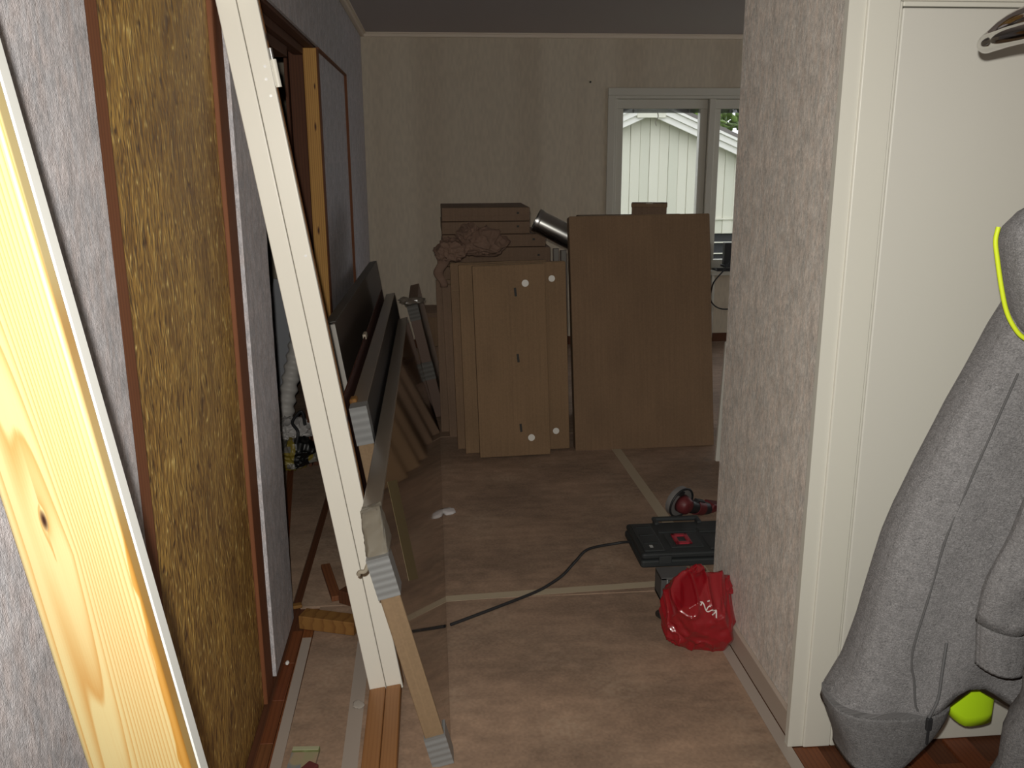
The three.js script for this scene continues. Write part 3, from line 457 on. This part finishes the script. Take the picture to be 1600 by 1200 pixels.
// ---------------------------------------------------------------- on the floor to the right: tools and the red bag
{ // tool case lying flat
  const t = thing('tool_case', 'black plastic tool case lying on the floor, red latch on its lid', 'tool case', [0.768, 0, -3.115]); t.scale.set(1, 0.6, 0.76);
  const pl = mat({ color: C(0.026, 0.03, 0.032), roughness: 0.6 }), pl2 = mat({ color: C(0.034, 0.038, 0.04), roughness: 0.65 }), red = mat({ color: C(0.42, 0.03, 0.05), roughness: 0.45 });
  part('case_base', span(0.0, 0.46, 0, 0.055, -0.4, 0, 0.016), pl, t); const lid = part('lid', span(0.004, 0.456, 0.056, 0.1, -0.396, -0.004, 0.016), pl, t);
  part('lid_rib', join(span(0.02, 0.1, 0.096, 0.108, -0.37, -0.03, 0.006), span(0.28, 0.44, 0.096, 0.108, -0.2, -0.03, 0.006), span(0.115, 0.27, 0.096, 0.106, -0.28, -0.25, 0.004), span(0.28, 0.44, 0.096, 0.108, -0.3, -0.24, 0.005)), pl2, lid);
  for (let k = 0; k < 3; k++) part('lid_rib', span(0.03, 0.09, 0.106, 0.113, -0.34 + k * 0.1, -0.31 + k * 0.1, 0.003), pl, lid);
  part('latch_bed', span(0.13, 0.26, 0.098, 0.106, -0.23, -0.06, 0.006), pl2, lid);
  part('latch', join(span(0.155, 0.172, 0.104, 0.117, -0.21, -0.09, 0.004), span(0.204, 0.221, 0.104, 0.117, -0.21, -0.09, 0.004), span(0.155, 0.221, 0.104, 0.117, -0.21, -0.185, 0.004), span(0.155, 0.221, 0.104, 0.117, -0.115, -0.09, 0.004)), red, lid, 'square red latch');
  part('handle', join(span(0.12, 0.14, 0.07, 0.115, -0.42, -0.36, 0.008), span(0.3, 0.32, 0.07, 0.115, -0.42, -0.36, 0.008), span(0.12, 0.32, 0.09, 0.118, -0.445, -0.415, 0.01)), pl2, t);
  part('sticker', span(0.045, 0.058, 0.1125, 0.1135, -0.085, -0.055, 0.0004), mat({ color: C(0.5, 0.5, 0.48) }), lid, 'small pale sticker');
  for (const x of [0.07, 0.38]) part('clasp', span(x, x + 0.05, 0.03, 0.085, -0.006, 0.008, 0.004), pl2, t);
}
{ const c = mesh('power_cable', tube([[0.764, 0.03, -3.3], [0.72, 0.012, -3.33], [0.597, 0.006, -3.299], [0.53, 0.006, -3.2], [0.462, 0.006, -3.084], [0.4, 0.006, -3.01], [0.337, 0.006, -2.952], [0.2, 0.006, -2.86], [0.06, 0.006, -2.77], [0.028, 0.006, -2.75]], 0.0058, 110, 8), black); tag(c, 'black cable snaking across the floor from the tool case', 'cable'); }
{ // angle grinder lying beyond the case
  const t = thing('angle_grinder', 'red and black grinder with grey guard disc lying behind the tool case', 'power tool', [1.05, 0.078, -3.57]);
  t.rotation.set(0.25, 0.55, -0.5);
  const grey = mat({ color: C(0.2, 0.19, 0.185), roughness: 0.5 }), red = mat({ color: C(0.14, 0.022, 0.026), roughness: 0.5 });
  const L = (a, n = 36) => new THREE.LatheGeometry(a.map(([x, y]) => new THREE.Vector2(x, y)), n);
  part('guard', L([[0, 0], [0.062, 0], [0.068, -0.006], [0.068, -0.03], [0.064, -0.032], [0.06, -0.01], [0, -0.006]]).rotateX(Math.PI / 2).rotateZ(0.4), grey, t);
  part('rim', new THREE.TorusGeometry(0.068, 0.005, 10, 40), black, t);
  part('gear_head', L([[0, 0.05], [0.022, 0.05], [0.034, 0.04], [0.04, 0.02], [0.042, 0.0], [0, 0]]).rotateX(Math.PI / 2).scale(1, 1, 1), red, t);
  const body = new THREE.CapsuleGeometry(0.03, 0.13, 6, 18); body.rotateZ(Math.PI / 2); body.translate(0.1, 0, 0.022); part('motor_body', body, black, t);
  part('body_band', cyl(0.0335, 0.0335, 0.05, 24).rotateZ(Math.PI / 2).translate(0.1, 0, 0.022), red, t); part('switch', span(0.06, 0.12, 0.026, 0.038, 0.01, 0.035, 0.004), black, t);
  part('disc_slot', span(-0.05, -0.015, 0.03, 0.055, 0.0005, 0.004, 0.002), black, t);
  part('battery', span(0.17, 0.26, -0.035, 0.035, -0.01, 0.05, 0.008), red, t);
}
{ // grey holder with an orange block, black tool before it
  const t = thing('battery_holder', 'grey open plastic holder behind the red bag', 'holder', [0.778, 0, -2.85]), g = mat({ color: C(0.09, 0.088, 0.088), roughness: 0.6 }); t.scale.set(0.72, 0.68, 0.85);
  part('holder_shell', join(span(0, 0.03, 0, 0.135, -0.1, 0, 0.004), span(0, 0.16, 0.12, 0.136, -0.1, 0, 0.004), span(0, 0.16, 0, 0.02, -0.1, 0, 0.004), span(0.145, 0.16, 0, 0.135, -0.1, 0, 0.004), span(0, 0.16, 0, 0.135, -0.104, -0.09, 0.003)), g, t); part('holder_edge', span(0.028, 0.034, 0.01, 0.125, -0.01, 0.003, 0.002), mat({ color: C(0.3, 0.3, 0.3) }), t);
  const b = thing('battery_block', 'orange-yellow block inside the grey holder', 'battery', [0.838, 0.0142, -2.868]); b.scale.setScalar(0.62); part('block_body', span(-0.022, 0.026, 0, 0.086, -0.06, 0.006, 0.004), mat({ color: C(0.5, 0.22, 0.04), roughness: 0.5 }), b); part('block_top', span(-0.018, 0.022, 0.086, 0.096, -0.05, 0.0, 0.003), black, b);
  const k = thing('black_pliers', 'black handled tool poking out left of the red bag', 'tool', [0.752, 0, -2.765]); k.scale.setScalar(0.62); part('grip', new THREE.CapsuleGeometry(0.022, 0.07, 5, 14).rotateX(1.2).translate(-0.005, 0.024, 0.05), black, k); part('grip', new THREE.CapsuleGeometry(0.02, 0.08, 5, 14).rotateX(1.3).rotateY(-0.6).translate(0.04, 0.06, -0.01), black, k); part('joint', cyl(0.016, 0.016, 0.03, 16).rotateX(Math.PI / 2).translate(0.022, 0.045, 0.02), steel, k);
}
{ // red plastic bag
  const t = thing('plastic_bag', 'crumpled red plastic carrier bag with white print against the right wall', 'bag', [0.838, 0, -2.6]);
  const red = mat({ color: C(0.27, 0.006, 0.012), roughness: 0.32, clearcoat: 0.6, clearcoatRoughness: 0.15, side: THREE.DoubleSide });
  const body = crumple(0.137, 0.136, 0.115, 44, 0.12, 19, 0.2, 26); body.translate(-0.012, 0.11, 0); const bm = part('bag_body', body, red, t);
  part('bag_ear', crumple(0.058, 0.036, 0.04, 26, 0.24, 23).rotateZ(-0.15).translate(0.062, 0.178, -0.005), red, t, 'knotted ear of the bag'); part('bag_fold', crumple(0.05, 0.03, 0.04, 26, 0.24, 29).translate(0.066, 0.095, 0.0), red, t); part('bag_fold', crumple(0.05, 0.04, 0.045, 26, 0.26, 31).translate(-0.015, 0.2, -0.03), red, t);
  // white print: strokes laid on the front of the bag
  const S = [[[300, 470], [340, 468], [390, 470], [430, 540], [480, 640], [520, 690], [560, 710], [620, 700], [720, 675], [850, 640]], [[390, 480], [355, 520], [320, 575]], [[520, 665], [560, 610], [600, 580], [660, 590]], [[700, 805], [740, 765], [790, 720], [850, 650]], [[850, 645], [845, 740], [832, 870]], [[545, 440], [590, 425], [640, 408]]];
  bm.updateMatrixWorld(true); t.updateMatrixWorld(true); const ray = new THREE.Raycaster(), inv = t.matrixWorld.clone().invert();
  const from = new THREE.Vector3(0.7, 0.95, -1.75), dir0 = new THREE.Vector3(), gs = [];
  const right = new THREE.Vector3(0.99, 0, 0.09).normalize();
  const centre = t.position.clone().add(new THREE.Vector3(0.005, 0.125, 0.07)), up = new THREE.Vector3().crossVectors(right, from.clone().sub(centre)).normalize().negate();
  for (const s of S) { const pts = []; const dense = new THREE.CatmullRomCurve3(s.map(([a, b]) => new THREE.Vector3(a, b, 0)), false, 'catmullrom', 0.1).getPoints(24);
    for (const q of dense) { const a = (q.x - 590) / 20 * 0.00205, b = -(q.y - 620) / 20 * 0.0021; const target = centre.clone().addScaledVector(right, a).addScaledVector(up, b); dir0.copy(target).sub(from).normalize(); ray.set(from, dir0); const h = ray.intersectObject(bm, false)[0]; if (h) pts.push(h.point.addScaledVector(dir0, -0.0012).applyMatrix4(inv).toArray()); }
    if (pts.length > 3) gs.push(strip(tube(pts, 0.0024, 30, 5))); }
  if (gs.length) part('print', mergeGeometries(gs), mat({ color: C(0.75, 0.68, 0.66), roughness: 0.4 }), t, 'white printed lettering');
}
{ const t = mesh('paper_scrap', (() => { const g = crumple(0.04, 0.012, 0.03, 4, 0.3, 41, 0.4); g.translate(0.04, 0.009, -3.74); return g; })(), mat({ color: C(0.62, 0.58, 0.58), roughness: 0.8 })); tag(t, 'white scrap of crumpled paper lying on the brown floor', 'paper'); }

// ---------------------------------------------------------------- on the floor to the left
function offcut(label, p, w, h, d, turn, m = offcutPine) { const t = mesh('wood_offcut', boxUV(new RoundedBoxGeometry(w, h, d, 2, 0.003)), m); t.position.set(p[0], p[1] + h / 2 + 0.001, p[2]); t.rotation.y = turn; return tag(t, label, 'wood offcut'); }
offcut('thick pine offcut block lying across the doorway beside the door frame', [-0.378, 0, -2.775], 0.2, 0.048, 0.06, -0.33);
offcut('darker brown offcut lying half hidden behind the door frame', [-0.3, 0, -2.93], 0.13, 0.05, 0.045, -0.6, darkWood);
offcut('small yellow chip of wood lying behind the thick pine offcut', [-0.44, 0.0, -2.875], 0.055, 0.014, 0.02, -0.2);
offcut('small pine splinter lying at the torn wall edge', [-0.518, 0.0, -2.93], 0.05, 0.012, 0.025, 0.3);
offcut('dark brown slat lying on the floor inside the doorway', [-0.41, 0, -3.1], 0.035, 0.02, 0.28, 0.25, brownEdge);
{ const t = mesh('plaster_chip', crumple(0.008, 0.007, 0.012, 2, 0.2, 51, 0.3).translate(-0.488, 0.007, -2.56), mat({ color: C(0.7, 0.68, 0.66) })); tag(t, 'white plaster chip lying on the parquet by the left wall', 'plaster'); }
{ const t = mesh('tape_scrap', crumple(0.017, 0.003, 0.022, 3, 0.3, 55, 0.3).translate(-0.247, 0.0045, -2.32), mat({ color: C(0.42, 0.38, 0.34), roughness: 0.4 })); tag(t, 'pale scrap stuck on the wide floor tape', 'tape'); }
{ // little printed packet
  const pt = tex(128, 128, (u, v) => { let c = lerp3([0.62, 0.6, 0.48], [0.66, 0.58, 0.5], N(u, v, 5, 5, 111)); c = lerp3(c, [0.5, 0.52, 0.55], cl((N(u, v, 4, 4, 112) - 0.55) * 3) * (u < 0.5 ? 1 : 0)); if (v > 0.8) c = lerp3([0.55, 0.6, 0.42], [0.42, 0.42, 0.25], N(u, v, 6, 3, 113)); return c; });
  const t = thing('printed_packet', 'small pale printed packet lying on the floor at the lower edge', 'packet', [-0.375, 0, -2.07]); t.rotation.y = -0.06; const g = span(-0.036, 0.036, 0, 0.012, -0.06, 0.05, 0.001), uv = g.attributes.uv, p = g.attributes.position; for (let i = 0; i < uv.count; i++) uv.setXY(i, (p.getX(i) + 0.036) / 0.072, 1 - (p.getZ(i) + 0.06) / 0.11); part('packet_body', g, mat({ map: pt, color: C(0.95, 0.95, 0.9), roughness: 0.5 }), t); part('packet_flap', span(-0.036, 0.034, 0.012, 0.014, -0.06, -0.045, 0.0008), mat({ color: C(0.38, 0.38, 0.24) }), t, 'greenish folded end');
  const c = mesh('red_clip', (() => { const g = span(-0.016, 0.016, 0, 0.012, -0.02, 0.02, 0.003); g.rotateY(-0.6); g.translate(-0.352, 0.0135, -2.03); return g; })(), mat({ color: C(0.13, 0.03, 0.03), roughness: 0.5 })); tag(c, 'small dark red clip lying on the printed packet', 'clip');
}
{ // inside the dark room: leaning grey board, ribbed hose, patterned bag
  const b = thing('grey_board', 'blue-grey board leaning in the dark room beyond the doorway', 'board', [-0.98, 0, -5.3]); b.rotation.set(-0.05, 0.1, -0.16); part('board', span(-0.09, 0.09, 0, 0.85, -0.02, 0, 0.003), mat({ color: C(0.3, 0.31, 0.34), roughness: 0.6 }), b); part('edge', span(0.088, 0.092, 0, 0.85, -0.021, 0.001, 0.001), paleEdge, b);
  const n = 64, pts = []; const pr = []; for (let i = 0; i <= n; i++) pr.push([0.04 + 0.006 * Math.cos(i * Math.PI * 0.5), i / n]);
  const curve = new THREE.CatmullRomCurve3([[-0.86, 0.03, -4.95], [-0.85, 0.16, -4.97], [-0.82, 0.32, -5.0], [-0.78, 0.5, -5.05], [-0.76, 0.66, -5.1]].map((p) => new THREE.Vector3(...p))), fr = curve.computeFrenetFrames(n), rings = [];
  for (let i = 0; i <= n; i++) { const c = curve.getPointAt(i / n), q = []; for (let k = 0; k < 20; k++) { const a = k / 20 * 6.2832, r = 0.046 + 0.006 * Math.cos(i * Math.PI / 3); q.push(c.clone().addScaledVector(fr.normals[i], -Math.cos(a) * r).addScaledVector(fr.binormals[i], Math.sin(a) * r).toArray()); } rings.push(q); }
  const h = thing('ribbed_hose', 'pale ribbed hose standing in the dark room beyond the doorway', 'hose'); part('hose_tube', loft(rings), mat({ color: C(0.6, 0.57, 0.54), roughness: 0.5 }), h); part('hose_end', new THREE.TorusGeometry(0.046, 0.008, 8, 24).rotateX(Math.PI / 2).translate(-0.86, 0.03, -4.95), black, h);
  const bt = tex(256, 256, (u, v) => { const a = N(u, v, 5, 4, 121), c = N(u, v, 7, 6, 122); return a > 0.56 ? [0.08, 0.08, 0.08] : c > 0.62 ? [0.62, 0.6, 0.56] : [0.66, 0.58, 0.24]; });
  const w = thing('patterned_bag', 'yellow and black patterned plastic bag on the floor beyond the doorway', 'bag', [-0.72, 0, -4.42]); const g = crumple(0.13, 0.1, 0.12, 26, 0.2, 61, 0.2); g.translate(0, 0.082, 0); const p = g.attributes.position, uv = new Float32Array(p.count * 2); for (let i = 0; i < p.count; i++) { uv[2 * i] = p.getX(i) * 3.3 + 0.5; uv[2 * i + 1] = p.getY(i) * 3.3 + p.getZ(i) * 0.8; } g.setAttribute('uv', new THREE.BufferAttribute(uv, 2)); part('bag_body', g, mat({ map: bt, color: C(0.6, 0.6, 0.6), roughness: 0.4 }), w); part('bag_top', crumple(0.1, 0.06, 0.08, 26, 0.3, 66).translate(-0.03, 0.21, -0.02), mat({ color: C(0.42, 0.4, 0.39), roughness: 0.5 }), w, 'grey-white crumpled top'); part('bag_strap', tube([[0.02, 0.16, 0.1], [0.03, 0.22, 0.09], [0.0, 0.26, 0.05], [0.04, 0.3, 0.0], [0.06, 0.24, 0.04]], 0.008, 30, 8), black, w);
}

// ---------------------------------------------------------------- hat rack and clothes at the right edge
{ const t = thing('hat_rack', 'chrome tube hat rack end reaching out above the grey hoodie', 'hat rack', [0, 0, 0]);
  part('front_rail', tube([[0.87, 1.727, -0.5], [0.89, 1.727, -0.95], [0.906, 1.727, -1.36], [0.926, 1.727, -1.48], [0.943, 1.728, -1.535], [0.958, 1.735, -1.548], [0.972, 1.752, -1.542], [0.986, 1.768, -1.51], [0.998, 1.774, -1.44], [1.0, 1.776, -0.95], [1.0, 1.776, -0.5]], 0.0155, 120, 20), chrome, t, 'polished looped chrome rail');
  for (const z of [-0.55, -1.2]) part('bracket', tube([[1.0, 1.776, z], [1.3, 1.76, z], [1.552, 1.76, z]], 0.01, 20, 12), chrome, t);
  part('wall_plate', span(1.54, 1.552, 1.72, 1.8, -1.25, -0.5, 0.004), chrome, t); part('hook_rail', span(1.3, 1.32, 1.56, 1.6, -1.85, -0.4, 0.004), whitePaint, t);
  for (const z of [-0.55, -1.2]) part('hook_hanger', tube([[1.36, 1.76, z], [1.34, 1.68, z], [1.31, 1.59, z]], 0.008, 16, 8), chrome, t);
  for (const z of [-1.62, -1.22, -0.9]) part('coat_hook', tube([[1.31, 1.59, z], [1.28, 1.57, z], [1.262, 1.55, z], [1.272, 1.535, z], [1.285, 1.545, z]], 0.006, 20, 8), chrome, t);
}
const heatherTex = rep(tex(512, 512, (u, v) => { const k = 0.78 + 0.26 * (N(u, v, 256, 180, 131) - 0.5) + 0.18 * (N(u, v, 70, 220, 132) - 0.5) + 0.06 * (N(u, v, 20, 20, 133) - 0.5); return [k, k, k]; }), 0.22);
const heatherBump = rep(tex(256, 256, (u, v) => { const k = N(u, v, 120, 120, 134); return [k, k, k]; }, false), 0.22);
const fleece = mat({ color: C(0.315, 0.305, 0.312), map: heatherTex, bumpMap: heatherBump, bumpScale: 0.0006, roughness: 0.95, sheen: 0.25, sheenRoughness: 0.6, sheenColor: C(0.5, 0.5, 0.5) });
const fleeceDark = mat({ color: C(0.25, 0.243, 0.248), map: heatherTex, bumpMap: heatherBump, bumpScale: 0.0006, roughness: 0.95 });
const lime = mat({ color: C(0.62, 1.0, 0.01), roughness: 0.7 });
const limeCord = mat({ color: C(0.62, 0.75, 0.02), roughness: 0.6 });
const lookup = (T, y) => { for (let i = 1; i < T.length; i++) if (y >= T[i][0]) { const a = T[i - 1], b = T[i], k = (y - b[0]) / (a[0] - b[0]); return mix(b[1], a[1], k); } return T[T.length - 1][1]; };
{ // hoodie
  const t = thing('hoodie', 'grey hooded sweatshirt with lime piping hanging in front of the white door', 'hoodie', [0, 0, 0]);
  const edge = [[1.3, 1.11], [1.224, 1.068], [1.137, 1.03], [1.072, 1.0], [0.991, 0.967], [0.939, 0.946], [0.86, 0.916], [0.795, 0.896], [0.74, 0.885], [0.614, 0.863], [0.513, 0.838], [0.448, 0.805], [0.41, 0.8]];
  const K = 64, zc = -1.6;
  const bodyAt = (y, a) => { const L = lookup(edge, y), R = 1.46 - 0.1 * cl((y - 1.0) / 0.3), cx = (L + R) / 2, hw = (R - L) / 2, d = mix(0.105, 0.075, cl((y - 0.4) / 0.8)), c = Math.cos(a), s = Math.sin(a), sq = (v, p) => Math.sign(v) * Math.pow(Math.abs(v), p); const x = cx - hw * sq(c, 0.85), f = 0.011 * Math.sin((x - (1.35 - y) * -0.32) * 34 + 1.2) + 0.007 * Math.sin((x + y * 0.42) * 61) + 0.012 * (vn(x * 9 + 30, y * 6 + 30, 99, 99, 3) - 0.5), lift = 0.085 * sm(cl((x - 0.93) / 0.11)) * (1 - 0.75 * sm(cl((x - 1.09) / 0.09))) * cl((0.8 - y) / 0.38); return [x, y + lift, zc + (d + f * Math.abs(s) * (1.25 - y)) * sq(s, 0.6)]; };
  const rings = []; for (let j = 0; j <= 60; j++) { const v = j / 60, q = []; for (let i = 0; i < K; i++) { const a = i / K * 6.2832; const p = bodyAt(1.3 - 0.88 * v, a); q.push(p); } rings.push(q); }
  part('body', loft(rings), fleece, t);
  const hem = []; for (let j = 0; j <= 14; j++) { const v = j / 14, q = [], L = mix(0.797, 0.835, sm(v)), R = mix(1.045, 0.955, v * v), y0 = mix(0.45, 0.315, v); for (let i = 0; i < 56; i++) { const a = i / 56 * 6.2832, c = Math.cos(a), s = Math.sin(a), bulge = 1 - 0.12 * v; q.push([(L + R) / 2 - (R - L) / 2 * Math.sign(c) * Math.pow(Math.abs(c), 0.8), y0 - 0.012 * (1 - c * c) * v + 0.012 * Math.max(0, -c) * v, -1.585 + (0.085 * bulge + 0.0016 * Math.sin(i * 2.8)) * Math.sign(s) * Math.pow(Math.abs(s), 0.6)]); } hem.push(q); }
  part('hem_rib', loft(hem), fleeceDark, t, 'ribbed hem');
  const front = (y, dx) => { const L = lookup(edge, y); let best = null; for (let i = 2; i < 60; i++) { const p = bodyAt(y, i / 60 * Math.PI); if (!best || Math.abs(p[0] - L - dx) < Math.abs(best[0] - L - dx)) best = p; } return best; };
  part('seam', tube([[1.15, 0.05], [1.05, 0.055], [0.94, 0.062], [0.83, 0.07], [0.7, 0.075], [0.58, 0.082], [0.52, 0.098], [0.47, 0.13], [0.45, 0.15]].map(([y, dx]) => { const p = front(y, dx); return [p[0], p[1], p[2] + 0.0005]; }), 0.0022, 60, 6), mat({ color: C(0.1, 0.098, 0.1), roughness: 0.95 }), t);
  const zip = part('zipper', tube([[0.982, 0.62, -1.492], [0.98, 0.56, -1.491], [0.979, 0.5, -1.491], [0.972, 0.47, -1.493], [0.968, 0.452, -1.496]], 0.0028, 30, 6), mat({ color: C(0.13, 0.13, 0.135), roughness: 0.5 }), t, 'dark zipper');
  part('zip_pull', join(span(0.962, 0.974, 0.425, 0.452, -1.498, -1.49, 0.002), span(0.966, 0.971, 0.392, 0.4245, -1.496, -1.492, 0.001)), black, zip, 'hanging zip pull');
  // hood hanging as a flap, piped along its free edge
  const hedge = [[1.1, 1.48], [1.062, 1.466], [1.033, 1.448], [1.014, 1.42], [1.012, 1.395], [1.02, 1.362], [1.035, 1.31], [1.05, 1.268], [1.065, 1.24], [1.085, 1.222], [1.115, 1.21], [1.16, 1.203]];
  const hr = []; for (let j = 0; j <= 30; j++) { const y = 1.475 - 0.268 * j / 30; let L = 9; for (let i = 1; i < hedge.length; i++) { const [xa, ya] = hedge[i - 1], [xb, yb] = hedge[i]; if ((y <= ya && y >= yb)) L = Math.min(L, mix(xa, xb, (ya - y) / Math.max(1e-6, ya - yb))); } if (L > 5) L = 1.15; const R = 1.42, q = []; for (let i = 0; i < 48; i++) { const a = i / 48 * 6.2832, c = Math.cos(a), s = Math.sin(a), x = (L + R) / 2 - (R - L) / 2 * Math.sign(c) * Math.pow(Math.abs(c), 0.75); q.push([x, y, -1.52 + (0.065 + 0.01 * Math.sin(x * 40 + y * 26) + 0.012 * (vn(x * 18 + 9, y * 14, 77, 77, 6) - 0.5)) * Math.sign(s) * Math.pow(Math.abs(s), 0.55) * Math.sin(Math.PI * cl(0.08 + j / 30 * 0.86))]); } hr.push(q); }
  const hood = part('hood', loft(hr), fleece, t, 'hood with lime piping');
  part('piping', tube(hedge.slice(3).map(([x, y], i) => [x * 0.966 + 0.002, 1.55 + (y - 1.55) * 0.966 - (i > 5 ? 0.004 : 0), -1.497 + 0.012 * cl((i - 4) / 4)]), 0.0042, 60, 8), limeCord, hood, 'lime yellow piping');
  part('neck_loop', tube([[1.28, 1.46, -1.56], [1.275, 1.5, -1.6], [1.265, 1.505, -1.6], [1.255, 1.46, -1.58]], 0.004, 20, 6), fleeceDark, hood);
  // sleeve with cuff hanging in front
  const sl = []; for (let j = 0; j <= 24; j++) { const v = j / 24, q = [], cx = mix(1.27, 1.085, sm(v) * 0.4 + v * 0.6), y = mix(1.2, 0.672, v), hw = mix(0.095, 0.062, v) + 0.004 * Math.sin(v * 17), hd = mix(0.05, 0.036, v); for (let i = 0; i < 36; i++) { const a = i / 36 * 6.2832, c = Math.cos(a), s = Math.sin(a); q.push([cx - hw * c, y - 0.012 * v * (1 - c * c) , -1.475 + (hd + 0.004 * Math.sin(y * 40 + c * 4)) * s]); } sl.push(q); }
  const sleeve = part('sleeve', loft(sl), fleece, t);
  const cf = []; for (let j = 0; j <= 12; j++) { const v = j / 12, q = [], w = 0.058 * (j === 0 ? 0.94 : 1) - 0.003 * v, y = mix(0.672, 0.578, v); for (let i = 0; i < 72; i++) { const a = i / 72 * 6.2832, c = Math.cos(a), s = Math.sin(a), k = 1 + 0.018 * Math.cos(i * Math.PI * 2 / 3); q.push([1.088 + 0.006 * v - w * c * k, y - 0.014 * (1 - c * c) - 0.01 * c * 0, -1.475 + 0.033 * s * k]); } cf.push(q); }
  part('cuff', loft(cf), fleece, sleeve, 'ribbed cuff');
}
{ // lime garment behind, showing below the hoodie
  const g = []; for (let j = 0; j <= 14; j++) { const v = j / 14, q = [], y = mix(0.6, 0.262, v), L = mix(1.16, 1.135, sm(v)), R = 1.275; for (let i = 0; i < 30; i++) { const a = i / 30 * 6.2832, c = Math.cos(a), s = Math.sin(a); const lift = Math.pow(Math.max(0, c), 1.5) * 0.058 * v + 0.0 * v; q.push([(L + R) / 2 - (R - L) / 2 * c, y + lift, -1.735 + 0.022 * s]); } g.push(q); }
  const t = thing('lime_vest', 'bright lime garment corner showing below the grey hoodie', 'vest'); part('vest_body', loft(g), lime, t); part('vest_strap', tube([[1.2, 0.6, -1.735], [1.24, 1.0, -1.72], [1.3, 1.48, -1.7]], 0.02, 20, 8), lime, t);
}
{ // another jacket nearer the camera, its sleeve in the corner
  const t = thing('grey_jacket', 'grey jacket whose sleeve fills the lower right corner', 'jacket');
  const sl = []; for (let j = 0; j <= 30; j++) { const v = j / 30, q = [], cx = mix(1.3, 1.062, Math.pow(v, 0.75)), y = mix(1.2, 0.32, v), hw = mix(0.1, 0.082, v), hd = 0.06; for (let i = 0; i < 40; i++) { const a = i / 40 * 6.2832, c = Math.cos(a), s = Math.sin(a), f = 0.006 * Math.sin(y * 46 + c * 3) + 0.008 * (vn(c * 3 + 9, y * 14, 60, 60, 9) - 0.5); q.push([cx - (hw + f) * c, y, -1.33 + (hd + f) * s]); } sl.push(q); }
  part('sleeve', loft(sl), fleeceDark, t);
  const bd = []; for (let j = 0; j <= 16; j++) { const v = j / 16, q = [], y = mix(1.42, 0.42, v); for (let i = 0; i < 32; i++) { const a = i / 32 * 6.2832, c = Math.cos(a), s = Math.sin(a); q.push([1.4 - (0.1 + 0.04 * v) * c, y, -1.2 + (0.09 + 0.006 * Math.sin(i * 1.9)) * s]); } bd.push(q); }
  part('jacket_body', loft(bd), fleeceDark, t);
}
renderer.render(scene, camera);
